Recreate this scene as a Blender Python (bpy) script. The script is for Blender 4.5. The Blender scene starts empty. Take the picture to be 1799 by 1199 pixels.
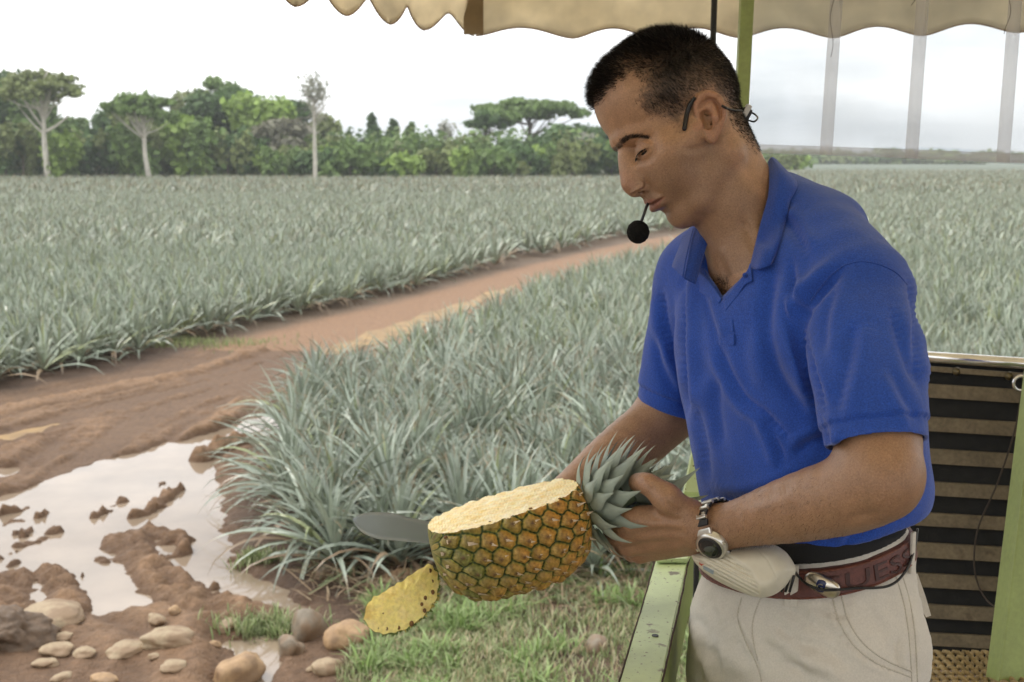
import bpy, bmesh, math, random
import numpy as np
from mathutils import Vector, Matrix

# ------------------------------------------------------------------ camera
SC = bpy.context.scene
RAD = math.radians
FPX = 2249.0            # focal length in photo pixels (1799 wide)
PITCH = RAD(8.15)
CAMZ = 2.55
CX, CY = 899.5, 599.5
cam = bpy.data.cameras.new('camera')
camo = bpy.data.objects.new('camera', cam)
SC.collection.objects.link(camo)
camo.location = (0, 0, CAMZ)
camo.rotation_euler = (RAD(90) - PITCH, 0, 0)
cam.sensor_width = 36.0
cam.lens = 36.0 * FPX / 1799.0
cam.clip_start = 0.05
cam.clip_end = 6000
cam.dof.use_dof = True
cam.dof.focus_distance = 1.56
cam.dof.aperture_fstop = 12.0
SC.camera = camo

# ------------------------------------------------------------------ world: bright overcast sky
SUN_EL, SUN_AZ = RAD(48), RAD(-62)      # azimuth measured from +Y towards +X
W = bpy.data.worlds.new('World'); SC.world = W; W.use_nodes = True
wn, wl = W.node_tree.nodes, W.node_tree.links
wn.clear()
w_out = wn.new('ShaderNodeOutputWorld'); w_bg = wn.new('ShaderNodeBackground')
w_sky = wn.new('ShaderNodeTexSky'); w_sky.sky_type = 'NISHITA'; w_sky.sun_disc = False
w_sky.sun_elevation = SUN_EL; w_sky.sun_rotation = SUN_AZ
w_sky.air_density = 1.0; w_sky.dust_density = 3.0; w_sky.ozone_density = 1.0
w_tc = wn.new('ShaderNodeTexCoord')
w_map = wn.new('ShaderNodeMapping'); w_map.inputs['Scale'].default_value = (1, 1, 5.5)
w_n = wn.new('ShaderNodeTexNoise'); w_n.inputs['Scale'].default_value = 2.2
w_n.inputs['Detail'].default_value = 6; w_n.inputs['Roughness'].default_value = 0.55
w_r = wn.new('ShaderNodeValToRGB')
w_r.color_ramp.elements[0].position = 0.33; w_r.color_ramp.elements[0].color = (5.3, 6.0, 6.8, 1)
w_r.color_ramp.elements[1].position = 0.56; w_r.color_ramp.elements[1].color = (15.5, 15.5, 15.4, 1)
w_mix = wn.new('ShaderNodeMix'); w_mix.data_type = 'RGBA'
w_mix.inputs[0].default_value = 0.86
wl.new(w_tc.outputs['Generated'], w_map.inputs['Vector'])
wl.new(w_map.outputs[0], w_n.inputs['Vector'])
wl.new(w_n.outputs['Fac'], w_r.inputs[0])
wl.new(w_sky.outputs[0], w_mix.inputs[6])
wl.new(w_r.outputs[0], w_mix.inputs[7])
wl.new(w_mix.outputs[2], w_bg.inputs[0])
w_bg.inputs[1].default_value = 0.10
wl.new(w_bg.outputs[0], w_out.inputs[0])

sun = bpy.data.lights.new('sun', 'SUN'); suno = bpy.data.objects.new('sun', sun)
SC.collection.objects.link(suno)
sun.energy = 1.5; sun.angle = RAD(16); sun.color = (1, .95, .87)
sd = Vector((math.sin(SUN_AZ)*math.cos(SUN_EL), math.cos(SUN_AZ)*math.cos(SUN_EL), math.sin(SUN_EL)))
suno.rotation_euler = sd.to_track_quat('Z', 'Y').to_euler()

SC.view_settings.view_transform = 'Standard'
SC.view_settings.look = 'None'
SC.view_settings.exposure = 0.56
SC.view_settings.gamma = 1.0
try:
    SC.cycles.max_bounces = 7; SC.cycles.diffuse_bounces = 4; SC.cycles.glossy_bounces = 3
    SC.cycles.transparent_max_bounces = 12; SC.cycles.transmission_bounces = 4
    SC.cycles.use_denoising = True
    SC.cycles.sample_clamp_indirect = 6
except Exception:
    pass

# ------------------------------------------------------------------ helpers
CP, SP = math.cos(PITCH), math.sin(PITCH)
def pp(px, py, d):
    """photo pixel + distance -> metric coordinates in the viewing frame (right, up, away)"""
    return np.array(((px-CX)/FPX*d, (CY-py)/FPX*d, d), float)
def c2w(P):
    P = np.asarray(P, float)
    x, y, z = P[..., 0], P[..., 1], P[..., 2]
    return np.stack((x, z*CP + y*SP, CAMZ + y*CP - z*SP), -1)
def w2c(P):
    P = np.asarray(P, float)
    x, Y, Z = P[..., 0], P[..., 1], P[..., 2]-CAMZ
    return np.stack((x, Y*SP + Z*CP, Y*CP - Z*SP), -1)
def proj(C):
    return C[..., 0]/C[..., 2]*FPX+CX, CY-C[..., 1]/C[..., 2]*FPX
def wp(px, py, d):
    return c2w(pp(px, py, d))
def gp(px, py, z=0.0):
    """where the view through a photo pixel meets the height z"""
    r = c2w(pp(px, py, 1.0)) - np.array((0, 0, CAMZ))
    t = (z-CAMZ)/r[2]
    return np.array((0, 0, CAMZ)) + r*t

def mesh_obj(name, V, F, mat=None, parent=None, smooth=True, cols=None, world=True):
    """V (n,3); F list of faces or (m,k) array -> linked object"""
    me = bpy.data.meshes.new(name)
    V = np.asarray(V, np.float32).reshape(-1, 3)
    if isinstance(F, np.ndarray):
        m, k = F.shape
        me.vertices.add(len(V)); me.vertices.foreach_set('co', V.ravel())
        me.loops.add(m*k); me.loops.foreach_set('vertex_index', F.astype(np.int32).ravel())
        me.polygons.add(m)
        me.polygons.foreach_set('loop_start', np.arange(0, m*k, k, dtype=np.int32))
        me.polygons.foreach_set('loop_total', np.full(m, k, np.int32))
        me.update(calc_edges=True)
    else:
        me.from_pydata([tuple(v) for v in V.tolist()], [], [tuple(f) for f in F])
    if smooth and len(me.polygons):
        me.polygons.foreach_set('use_smooth', np.ones(len(me.polygons), bool))
    if cols is not None:
        a = me.color_attributes.new('col', 'FLOAT_COLOR', 'POINT')
        c = np.ones((len(V), 4), np.float32); c[:, :3] = cols
        a.data.foreach_set('color', c.ravel())
    me.validate(); me.update()
    o = bpy.data.objects.new(name, me)
    SC.collection.objects.link(o)
    if mat: me.materials.append(mat)
    if parent is not None: put_under(o, parent)
    return o
def put_under(o, parent):
    o.parent = parent
    o.matrix_parent_inverse = Matrix.Translation(-Vector(parent.location)) if parent.type == 'EMPTY' else Matrix.Identity(4)
def empty(name, loc, label=None, cat=None, group=None, kind=None):
    o = bpy.data.objects.new(name, None); SC.collection.objects.link(o)
    o.empty_display_size = .05
    o.location = tuple(float(v) for v in loc)
    tag(o, label, cat, group, kind); return o
def tag(o, label=None, cat=None, group=None, kind=None):
    if label: o['label'] = label
    if cat: o['category'] = cat
    if group: o['group'] = group
    if kind: o['kind'] = kind
    return o

class MB:
    """collects simple shapes into one mesh"""
    def __init__(s): s.V = []; s.F = []; s.n = 0
    def add(s, V, F):
        V = [tuple(float(c) for c in v) for v in V]
        s.V += V; s.F += [tuple(i+s.n for i in f) for f in F]; s.n += len(V)
    def box(s, c, sz, R=None, bev=0.0):
        c = np.array(c, float); h = np.array(sz, float)/2
        b = min(bev, *(h*0.9))
        V = []
        if b <= 0:
            for i in range(8):
                V.append([(1 if i & 1 else -1)*h[0], (1 if i & 2 else -1)*h[1], (1 if i & 4 else -1)*h[2]])
            F = [(0,2,3,1),(4,5,7,6),(0,1,5,4),(2,6,7,3),(0,4,6,2),(1,3,7,5)]
        else:
            bm = bmesh.new(); bmesh.ops.create_cube(bm, size=1)
            for v in bm.verts: v.co = Vector([v.co[i]*2*h[i] for i in range(3)])
            bmesh.ops.bevel(bm, geom=list(bm.edges), offset=b, segments=2, affect='EDGES', profile=.6)
            bm.verts.index_update()
            V = [list(v.co) for v in bm.verts]; F = [tuple(v.index for v in f.verts) for f in bm.faces]
            bm.free()
        V = np.array(V)
        if R is not None: V = V @ np.array(R).T
        s.add(V + c, F)
    def tube(s, pts, r, n=10, cap=True, sq=None):
        pts = np.array(pts, float); k = len(pts)
        r = np.broadcast_to(np.array(r, float), (k,))
        T = np.gradient(pts, axis=0) if k > 2 else np.repeat([pts[-1]-pts[0]], k, 0)
        T = T/np.maximum(np.linalg.norm(T, axis=1)[:, None], 1e-9)
        up = np.array((0, 0, 1.)) if abs(T[0][2]) < .9 else np.array((1., 0, 0))
        V = []
        N = np.cross(T[0], up); N /= np.linalg.norm(N)
        for i in range(k):
            N = N - T[i]*np.dot(N, T[i]); N /= np.linalg.norm(N)
            B = np.cross(T[i], N)
            for j in range(n):
                a = 2*math.pi*j/n
                V.append(pts[i] + r[i]*(math.cos(a)*N + math.sin(a)*B*(sq or 1)))
        F = [(i*n+j, i*n+(j+1) % n, (i+1)*n+(j+1) % n, (i+1)*n+j) for i in range(k-1) for j in range(n)]
        if cap:
            F.append(tuple(range(n-1, -1, -1))); F.append(tuple((k-1)*n+j for j in range(n)))
        s.add(V, F)
    def build(s, name, mat=None, parent=None, smooth=False):
        return mesh_obj(name, np.array(s.V), s.F, mat, parent, smooth)

def beam(mb, a, b, w, h, up=(0, 0, 1), bev=.004):
    a = np.array(a, float); b = np.array(b, float); t = b-a; L = np.linalg.norm(t); t = t/L
    u = np.array(up, float); s_ = np.cross(t, u); s_ /= np.linalg.norm(s_); u = np.cross(s_, t)
    mb.box((a+b)/2, (w, L, h), np.stack((s_, t, u), 1), bev)

# ---- noise on arrays (sum of rotated sines: cheap, smooth, non-repeating at our scale)
_rs = np.random.RandomState(5)
_dirs = _rs.normal(size=(24, 3)); _dirs /= np.linalg.norm(_dirs, axis=1)[:, None]; _ph = _rs.uniform(0, 6.28, 24)
def wob(P, scale, oct=3, seed=0):
    P = np.asarray(P, float); out = np.zeros(P.shape[:-1]); a = 1.0; k = 2*math.pi/scale
    for o in range(oct):
        for j in range(4):
            q = (seed*7 + o*4 + j) % 24
            w2 = .6*np.sin(P @ _dirs[(q+5) % 24]*k*.6+_ph[(q+9) % 24])
            out += a*np.sin(P @ _dirs[q]*k*(1+.17*j)+_ph[q] + w2)*.35
        a *= .5; k *= 2.03
    return out
def vnoise2(x, y, scale, seed=0, oct=3):
    out = np.zeros(np.shape(x)); a = 1.; t = 0
    for o in range(oct):
        rs = np.random.RandomState(seed+o); G = rs.uniform(-1, 1, (64, 64))
        X = np.asarray(x)/scale; Y = np.asarray(y)/scale
        xi = np.floor(X).astype(int); yi = np.floor(Y).astype(int); fx = X-xi; fy = Y-yi
        fx = fx*fx*(3-2*fx); fy = fy*fy*(3-2*fy)
        g = lambda i, j: G[(xi+i) % 64, (yi+j) % 64]
        out += a*((g(0,0)*(1-fx)+g(1,0)*fx)*(1-fy)+(g(0,1)*(1-fx)+g(1,1)*fx)*fy)
        t += a; a *= .5; scale *= .47
    return out/t
def sst(e0, e1, x):
    t = np.clip((x-e0)/(e1-e0), 0, 1); return t*t*(3-2*t)
def poly_sd(X, Y, poly):
    """signed distance to a polygon, inside negative"""
    X = np.asarray(X, float); Y = np.asarray(Y, float)
    d = np.full(X.shape, 1e18); ins = np.zeros(X.shape, bool); n = len(poly)
    for i in range(n):
        x0, y0 = poly[i]; x1, y1 = poly[(i+1) % n]
        ex, ey = x1-x0, y1-y0; wx, wy = X-x0, Y-y0
        t = np.clip((wx*ex+wy*ey)/max(ex*ex+ey*ey, 1e-12), 0, 1)
        d = np.minimum(d, (wx-t*ex)**2+(wy-t*ey)**2)
        c = ((y0 > Y) != (y1 > Y)) & (X < (x1-x0)*(Y-y0)/((y1-y0) if y1 != y0 else 1e-12)+x0)
        ins ^= c
    return np.where(ins, -1, 1)*np.sqrt(d)
def line_d(X, Y, pts):
    X = np.asarray(X, float); Y = np.asarray(Y, float); d = np.full(X.shape, 1e18); tt = np.zeros(X.shape)
    n = len(pts)-1
    for i in range(n):
        x0, y0 = pts[i]; x1, y1 = pts[i+1]
        ex, ey = x1-x0, y1-y0; wx, wy = X-x0, Y-y0
        t = np.clip((wx*ex+wy*ey)/max(ex*ex+ey*ey, 1e-12), 0, 1)
        q = (wx-t*ex)**2+(wy-t*ey)**2
        tt = np.where(q < d, (i+t)/n, tt); d = np.minimum(d, q)
    return np.sqrt(d), tt
def spline(pts, n):
    """Catmull-Rom through pts (k,m) -> n samples"""
    P = np.array(pts, float); k = len(P)
    Q = np.vstack((2*P[0]-P[1], P, 2*P[-1]-P[-2]))
    t = np.linspace(0, k-1-1e-9, n); i = t.astype(int); f = (t-i)[:, None]
    p0, p1, p2, p3 = Q[i], Q[i+1], Q[i+2], Q[i+3]
    return .5*((2*p1)+(-p0+p2)*f+(2*p0-5*p1+4*p2-p3)*f*f+(-p0+3*p1-3*p2+p3)*f**3)

# ---- materials
def mat(name, col=(.5,.5,.5), rough=.6, spec=.5, attr=False, var=None, bumps=(), metal=0, sss=0, sssr=(1,.3,.15), sheen=0,
        transl=0, extra=None, coat=0):
    """principled material; var=(scale, amount[, colour2]) mixes noise into the colour; bumps = [(scale, strength, distance)]"""
    m = bpy.data.materials.new(name); m.use_nodes = True
    nt = m.node_tree; N, L = nt.nodes, nt.links
    b = N['Principled BSDF']; out = N['Material Output']
    b.inputs['Roughness'].default_value = rough; b.inputs['Metallic'].default_value = metal
    b.inputs['Specular IOR Level'].default_value = spec
    if coat: b.inputs['Coat Weight'].default_value = coat; b.inputs['Coat Roughness'].default_value = .2
    if sheen: b.inputs['Sheen Weight'].default_value = sheen; b.inputs['Sheen Roughness'].default_value = .5
    if sss:
        b.inputs['Subsurface Weight'].default_value = sss; b.inputs['Subsurface Radius'].default_value = sssr
        b.inputs['Subsurface Scale'].default_value = .006
    tc = N.new('ShaderNodeTexCoord')
    src = None
    if attr:
        a = N.new('ShaderNodeAttribute'); a.attribute_name = 'col'; src = a.outputs['Color']
    else:
        r = N.new('ShaderNodeRGB'); r.outputs[0].default_value = (*col, 1); src = r.outputs[0]
    if var:
        vs = var if isinstance(var, list) else [var]
        for v in vs:
            nz = N.new('ShaderNodeTexNoise'); nz.inputs['Scale'].default_value = v[0]; nz.inputs['Detail'].default_value = 5
            L.new(tc.outputs['Object'], nz.inputs['Vector'])
            mp = N.new('ShaderNodeMapRange'); mp.inputs[1].default_value = .3; mp.inputs[2].default_value = .7
            L.new(nz.outputs['Fac'], mp.inputs[0])
            mx = N.new('ShaderNodeMix'); mx.data_type = 'RGBA'
            if len(v) > 2:
                mp.inputs[3].default_value = 0; mp.inputs[4].default_value = v[1]
                if len(v) > 3: mp.inputs[1].default_value = v[3]; mp.inputs[2].default_value = v[4]
                mx.inputs[7].default_value = (*v[2], 1)
                L.new(mp.outputs[0], mx.inputs[0]); L.new(src, mx.inputs[6])
            else:
                mx.blend_type = 'MULTIPLY'; mx.inputs[0].default_value = 1
                mp.inputs[3].default_value = 1-v[1]; mp.inputs[4].default_value = 1+v[1]
                L.new(src, mx.inputs[6]); L.new(mp.outputs[0], mx.inputs[7])
            src = mx.outputs[2]
    L.new(src, b.inputs['Base Color'])
    prev = None
    for (s_, st, ds) in bumps:
        nz = N.new('ShaderNodeTexNoise'); nz.inputs['Scale'].default_value = s_; nz.inputs['Detail'].default_value = 3
        L.new(tc.outputs['Object'], nz.inputs['Vector'])
        bp = N.new('ShaderNodeBump'); bp.inputs['Strength'].default_value = st; bp.inputs['Distance'].default_value = ds
        L.new(nz.outputs['Fac'], bp.inputs['Height'])
        if prev: L.new(prev, bp.inputs['Normal'])
        prev = bp.outputs[0]
    if prev: L.new(prev, b.inputs['Normal'])
    if transl:
        t = N.new('ShaderNodeBsdfTranslucent'); L.new(src, t.inputs[0])
        ms = N.new('ShaderNodeMixShader'); ms.inputs[0].default_value = transl
        L.new(b.outputs[0], ms.inputs[1]); L.new(t.outputs[0], ms.inputs[2]); L.new(ms.outputs[0], out.inputs[0])
    if extra: extra(m, N, L, b, out, src, tc)
    return m

# ------------------------------------------------------------------ signed-distance modelling
def smin(a, b, k):
    h = np.clip(.5+.5*(b-a)/k, 0, 1)
    return b+(a-b)*h-k*h*(1-h)
def smax(a, b, k): return -smin(-a, -b, k)
def ell(P, c, r, R=None):
    q = P-np.asarray(c, np.float32)
    if R is not None: q = q @ np.asarray(R, np.float32)      # columns of R = axes
    r = np.asarray(r, np.float32)
    k0 = np.sqrt(((q/r)**2).sum(1)); k1 = np.sqrt(((q/(r*r))**2).sum(1))
    return k0*(k0-1)/np.maximum(k1, 1e-6)
def cone(P, a, b, ra, rb):
    a = np.asarray(a, np.float32); b = np.asarray(b, np.float32); ab = b-a
    t = np.clip(((P-a) @ ab)/max(float(ab @ ab), 1e-12), 0, 1)
    return np.sqrt(((P-a-t[:, None]*ab)**2).sum(1))-(ra+(rb-ra)*t)
def chain(P, pts, rs, k=.006):
    d = None
    for i in range(len(pts)-1):
        e = cone(P, pts[i], pts[i+1], rs[i], rs[i+1]); d = e if d is None else smin(d, e, k)
    return d
def rbox(P, c, h, r, R=None):
    q = P-np.asarray(c, np.float32)
    if R is not None: q = q @ np.asarray(R, np.float32)
    q = np.abs(q)-(np.asarray(h, np.float32)-r)
    return np.sqrt((np.maximum(q, 0)**2).sum(1))+np.minimum(q.max(1), 0)-r

def sdf_mesh(f, lo, hi, h, block=6, band=None):
    """surface nets over a sparse grid -> (V, quads)"""
    lo = np.array(lo, float); hi = np.array(hi, float)
    nb = np.ceil((hi-lo)/(h*block)).astype(int); n = nb*block+1
    g = [lo[i]+np.arange(nb[i])*h*block+h*block/2 for i in range(3)]
    Cc = np.stack(np.meshgrid(*g, indexing='ij'), -1).reshape(-1, 3).astype(np.float32)
    Dc = np.concatenate([f(Cc[i:i+200000]) for i in range(0, len(Cc), 200000)])
    band = band or h*block*1.35+.006
    act = (np.abs(Dc) < band).reshape(nb)
    D = np.repeat(np.repeat(np.repeat(Dc.reshape(nb), block, 0), block, 1), block, 2).astype(np.float32)
    D = np.pad(D, ((0, 1),)*3, mode='edge')
    bi = np.argwhere(act)
    mask = np.zeros(n, bool)
    o = np.stack(np.meshgrid(*[np.arange(block+1)]*3, indexing='ij'), -1).reshape(-1, 3)
    for s_ in range(0, len(bi), 4000):
        idx = (bi[s_:s_+4000, None, :]*block+o[None]).reshape(-1, 3)
        mask[idx[:, 0], idx[:, 1], idx[:, 2]] = True
    ix = np.argwhere(mask)
    for s_ in range(0, len(ix), 300000):
        q = ix[s_:s_+300000]
        D[q[:, 0], q[:, 1], q[:, 2]] = f((lo+q*h).astype(np.float32))
    S = D < 0
    c8 = [(i, j, k) for i in (0, 1) for j in (0, 1) for k in (0, 1)]
    sl = lambda A, c: A[c[0]:A.shape[0]-1+c[0], c[1]:A.shape[1]-1+c[1], c[2]:A.shape[2]-1+c[2]]
    anyS = np.zeros(tuple(np.array(S.shape)-1), bool); allS = ~anyS
    for c in c8: anyS |= sl(S, c); allS &= sl(S, c)
    A = np.argwhere(anyS & ~allS)
    if not len(A): raise RuntimeError('empty sdf')
    acc = np.zeros((len(A), 3)); cnt = np.zeros(len(A))
    dv = {c: D[A[:, 0]+c[0], A[:, 1]+c[1], A[:, 2]+c[2]] for c in c8}
    for a in c8:
        for ax in range(3):
            if a[ax]: continue
            b = list(a); b[ax] = 1; b = tuple(b)
            da, db = dv[a], dv[b]; m = (da < 0) != (db < 0)
            t = np.where(m, da/np.where(m, da-db, 1), 0)
            p = np.tile(np.array(a, float), (len(A), 1)); p[:, ax] += t
            acc += p*m[:, None]; cnt += m
    V = lo+(A+acc/cnt[:, None])*h
    vid = np.full(anyS.shape, -1, np.int32); vid[A[:, 0], A[:, 1], A[:, 2]] = np.arange(len(A))
    Fs = []
    for ax in range(3):
        u, v = (ax+1) % 3, (ax+2) % 3
        s0 = [slice(1, -1)]*3; s0[ax] = slice(0, -1); s1 = list(s0); s1[ax] = slice(1, None)
        a, b = S[tuple(s0)], S[tuple(s1)]
        e = np.argwhere(a != b); base = e.copy(); base[:, u] += 1; base[:, v] += 1
        sg = a[e[:, 0], e[:, 1], e[:, 2]]
        def q(du, dv_):
            i = base.copy(); i[:, u] -= du; i[:, v] -= dv_
            return vid[i[:, 0], i[:, 1], i[:, 2]]
        F = np.stack((q(1, 1), q(0, 1), q(0, 0), q(1, 0)), 1)
        F[~sg] = F[~sg][:, ::-1]
        Fs.append(F)
    F = np.concatenate(Fs); F = F[(F >= 0).all(1)]
    return V, F
def vnormals(V, F):
    a = V[F[:, 2]]-V[F[:, 0]]; b = V[F[:, 3]]-V[F[:, 1]]; n = np.cross(a, b)
    N = np.zeros_like(V)
    for i in range(4): np.add.at(N, F[:, i], n)
    return N/np.maximum(np.linalg.norm(N, axis=1)[:, None], 1e-12)
def relax(V, F, it=2, lam=.5):
    V = V.copy(); n = len(V)
    a = np.concatenate([F[:, i] for i in range(4)]); b = np.concatenate([F[:, (i+1) % 4] for i in range(4)])
    for _ in range(it):
        S = np.zeros_like(V); c = np.zeros(n)
        np.add.at(S, a, V[b]); np.add.at(S, b, V[a]); np.add.at(c, a, 1); np.add.at(c, b, 1)
        V += lam*(S/np.maximum(c, 1)[:, None]-V)
    return V
# ================================================================== ground
rs = np.random.RandomState(1)
def G2(pts): return [tuple(gp(x, y)[:2]) for x, y in pts]
# muddy track (outline on the ground, from the near left to the far right), puddles and mud ridges
L_EDGE = [(-1400, 990), (-500, 800), (0, 690), (120, 668), (250, 640), (380, 600), (500, 570), (700, 525), (900, 470), (1100, 425), (1250, 402), (1420, 385)]
R_EDGE = [(1420, 404), (1330, 421), (1190, 453), (1080, 493), (950, 538), (850, 592), (750, 636), (650, 686), (560, 720), (470, 800), (425, 870), (430, 960), (470, 1010), (560, 1050), (600, 1110), (620, 1250), (640, 1500), (-200, 2600), (-2600, 2600)]
TRACK = G2(L_EDGE)+G2(R_EDGE)
WATER_Z = -.045
PUD = [G2([(-700, 1010), (-300, 915), (0, 860), (80, 835), (160, 808), (300, 766), (400, 740), (462, 722), (540, 700), (520, 740), (440, 775), (385, 805), (392, 860), (410, 930), (425, 985), (500, 1010), (560, 1050), (545, 1080), (470, 1062), (420, 1046), (370, 1040), (300, 1060), (200, 1078), (130, 1062), (60, 1080), (-200, 1150), (-900, 1300)]),
       G2([(395, 1120), (470, 1090), (490, 1130), (500, 1175), (470, 1200), (430, 1160)]),
       G2([(-300, 815), (0, 755), (70, 742), (110, 735), (60, 758), (0, 775), (-300, 850)]),
       G2([(-200, 840), (0, 812), (40, 812), (0, 832), (-200, 880)]),
       G2([(560, 600), (640, 578), (720, 560), (800, 538), (870, 512), (905, 500), (860, 530), (780, 556), (690, 580), (600, 606)])]
RIDGES = [([(352, 800), (385, 785), (420, 772), (440, 770)], .11, .15), ([(225, 902), (262, 890), (290, 868), (318, 852)], .055, .10), ([(165, 900), (190, 885), (215, 872)], .055, .10),
          ([(215, 940), (260, 930), (305, 938)], .17, .105), ([(225, 950), (262, 985), (300, 1020), (345, 1050), (375, 1075)], .19, .11), ([(315, 935), (325, 960)], .07, .12),
          ([(90, 995), (105, 1030), (120, 1060)], .13, .11), ([(15, 1000), (22, 1040), (10, 1080)], .17, .11), ([(30, 950), (75, 935), (100, 925)], .07, .08), ([(0, 915), (25, 908)], .06, .08),
          ([(365, 1040), (400, 1060), (430, 1080)], .12, .12), ([(200, 800), (250, 790)], .02, .03)]
rq_ = random.Random(12)
for _ in range(26):
    x_, y_ = rq_.uniform(-20, 400), rq_.uniform(840, 1050); RIDGES.append(([(x_, y_), (x_+rq_.uniform(8, 34), y_-rq_.uniform(2, 12))], rq_.uniform(.015, .045), rq_.uniform(.065, .09)))
RIDGES = [(G2(p), w, h) for p, w, h in RIDGES]
def ground_z(x, y):
    x = np.asarray(x, float); y = np.asarray(y, float)
    tr = poly_sd(x, y, TRACK)
    inside = sst(.12, -.30, tr+.10*vnoise2(x, y, .5, 11))
    z = .030*vnoise2(x, y, 1.3, 3)+.010*vnoise2(x, y, .25, 4)
    # wheel ruts follow the track
    rut = .034*np.sin(tr*5.2+.8*vnoise2(x, y, 2.2, 21))+.026*np.sin(tr*13+vnoise2(x, y, 1., 22)*2)+.010*np.sin(tr*31+vnoise2(x, y, .8, 23)*3)
    clod = .032*vnoise2(x, y, .16, 31, 4)+.020*np.abs(vnoise2(x, y, .07, 32, 3))
    zz = -.020+rut*sst(0, -.6, tr)+clod+z*.7
    z = z*(1-inside)+zz*inside
    near = (y < 26)
    sd = np.min(np.stack([poly_sd(x, y, P) for P in PUD]), axis=0)+.08*vnoise2(x, y, .34, 41, 3)+.05*vnoise2(x, y, .11, 42, 3)
    z = np.maximum(z, WATER_Z+.004+.06*np.clip(sd, 0, .4)); dip = sst(.03, -.14, sd)
    z = z*(1-dip)+(-.115+.01*vnoise2(x, y, .3, 44))*dip
    for P, w, h in RIDGES:
        d, _ = line_d(x, y, P); d = d+.05*vnoise2(x, y, .14, 51, 3)
        z = np.maximum(z, -.115+(h+.070*vnoise2(x, y, .11, 52, 3)+.030*np.abs(vnoise2(x, y, .045, 53, 2)))*np.exp(-(np.maximum(d, 0)/w)**4))
    return z, inside
def grid_mesh(name, x0, x1, y0, y1, nx, ny, m_, dz=0.):
    X, Y = np.meshgrid(np.linspace(x0, x1, nx), np.linspace(y0, y1, ny), indexing='ij')
    Z, ins = ground_z(X, Y); V = np.stack((X, Y, Z+dz), -1).reshape(-1, 3)
    i = np.arange(nx*ny).reshape(nx, ny); F = np.stack((i[:-1, :-1], i[1:, :-1], i[1:, 1:], i[:-1, 1:]), -1).reshape(-1, 4)
    wetn = sst(.09, .015, V[:, 2]-WATER_Z)
    n1 = vnoise2(V[:, 0], V[:, 1], .6, 61); n2 = vnoise2(V[:, 0], V[:, 1], .12, 62)
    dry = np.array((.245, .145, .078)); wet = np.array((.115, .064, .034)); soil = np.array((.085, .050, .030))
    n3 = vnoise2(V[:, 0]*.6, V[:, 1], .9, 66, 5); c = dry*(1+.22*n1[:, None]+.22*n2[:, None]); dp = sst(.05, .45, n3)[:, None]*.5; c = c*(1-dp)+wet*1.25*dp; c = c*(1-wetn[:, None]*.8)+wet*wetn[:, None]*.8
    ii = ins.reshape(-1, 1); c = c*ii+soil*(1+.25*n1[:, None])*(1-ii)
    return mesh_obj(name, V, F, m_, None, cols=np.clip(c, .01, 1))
def mudx(m, N, L, b, out, src, tc):
    pass
M_mud = mat('mud', attr=True, rough=.72, spec=.35, var=[(22, .18), (160, .16)], bumps=((18, .7, .04), (70, .8, .02), (240, .5, .006)))
gx0, gx1, gy0, gy1 = -8.0, 5.0, 4.4, 17.0
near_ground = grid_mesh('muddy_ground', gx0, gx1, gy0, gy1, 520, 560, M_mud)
tag(near_ground, kind='structure')
# the wide ground sheet runs to the horizon just beneath
Vf = []; Ff = []
def ring_sheet():
    xs = np.concatenate((-np.geomspace(1280, 12, 24), np.linspace(-10, 10, 60), np.geomspace(12, 1280, 24)))
    ys = np.concatenate((-np.geomspace(400, 6, 8), np.linspace(-4, 17, 30), np.linspace(17.4, 60, 110), np.geomspace(62, 2120, 28)))
    X, Y = np.meshgrid(xs, ys, indexing='ij'); Z, ins = ground_z(X, Y); Z = Z*0-.02
    innr = (X > gx0+.02) & (X < gx1-.02) & (Y > gy0+.02) & (Y < gy1-.02)
    Z = np.where(innr, -.30, Z)
    V = np.stack((X, Y, Z), -1).reshape(-1, 3); nx, ny = X.shape
    i = np.arange(nx*ny).reshape(nx, ny); F = np.stack((i[:-1, :-1], i[1:, :-1], i[1:, 1:], i[:-1, 1:]), -1).reshape(-1, 4)
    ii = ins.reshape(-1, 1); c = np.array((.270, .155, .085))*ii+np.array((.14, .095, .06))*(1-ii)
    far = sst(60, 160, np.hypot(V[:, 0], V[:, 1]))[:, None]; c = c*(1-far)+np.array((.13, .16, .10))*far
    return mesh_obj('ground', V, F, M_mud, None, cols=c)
tag(ring_sheet(), kind='structure')
def waterx(m, N, L, b, out, src, tc):
    b.inputs['IOR'].default_value = 1.45
M_water = mat('muddy_water', (.27, .205, .145), rough=.035, spec=.9, var=[(1.2, .14), (3, .10)], bumps=((14, .06, .004), (3, .05, .006)), extra=waterx)
M_water2 = mat('orange_water', (.33, .215, .095), rough=.50, spec=.10, var=[(3, .3), (8, .7, (.24, .155, .085), .42, .58)], bumps=((14, .06, .004),))
def water_sheet(name, poly, m_, label=None):
    P = np.array(poly); c = P.mean(0); P2 = c+(P-c)*1.03
    bm = bmesh.new(); vs = [bm.verts.new((p[0], p[1], WATER_Z)) for p in P2]; bm.faces.new(vs); bmesh.ops.triangulate(bm, faces=list(bm.faces))
    me = bpy.data.meshes.new(name); bm.to_mesh(me); bm.free(); me.materials.append(m_)
    o = bpy.data.objects.new(name, me); SC.collection.objects.link(o); tag(o, kind='structure'); return o
water_sheet('puddle_water', [(gx0+.3, 5.0), (gx0+.3, 12.6), (-1.35, 12.6), (-.9, 7.2), (-.9, 5.0)], M_water)
o = water_sheet('rut_water', G2([(-330, 812), (0, 744), (130, 722), (130, 752), (0, 785), (-330, 862)]), M_water2); o.location.z = .002
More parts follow.
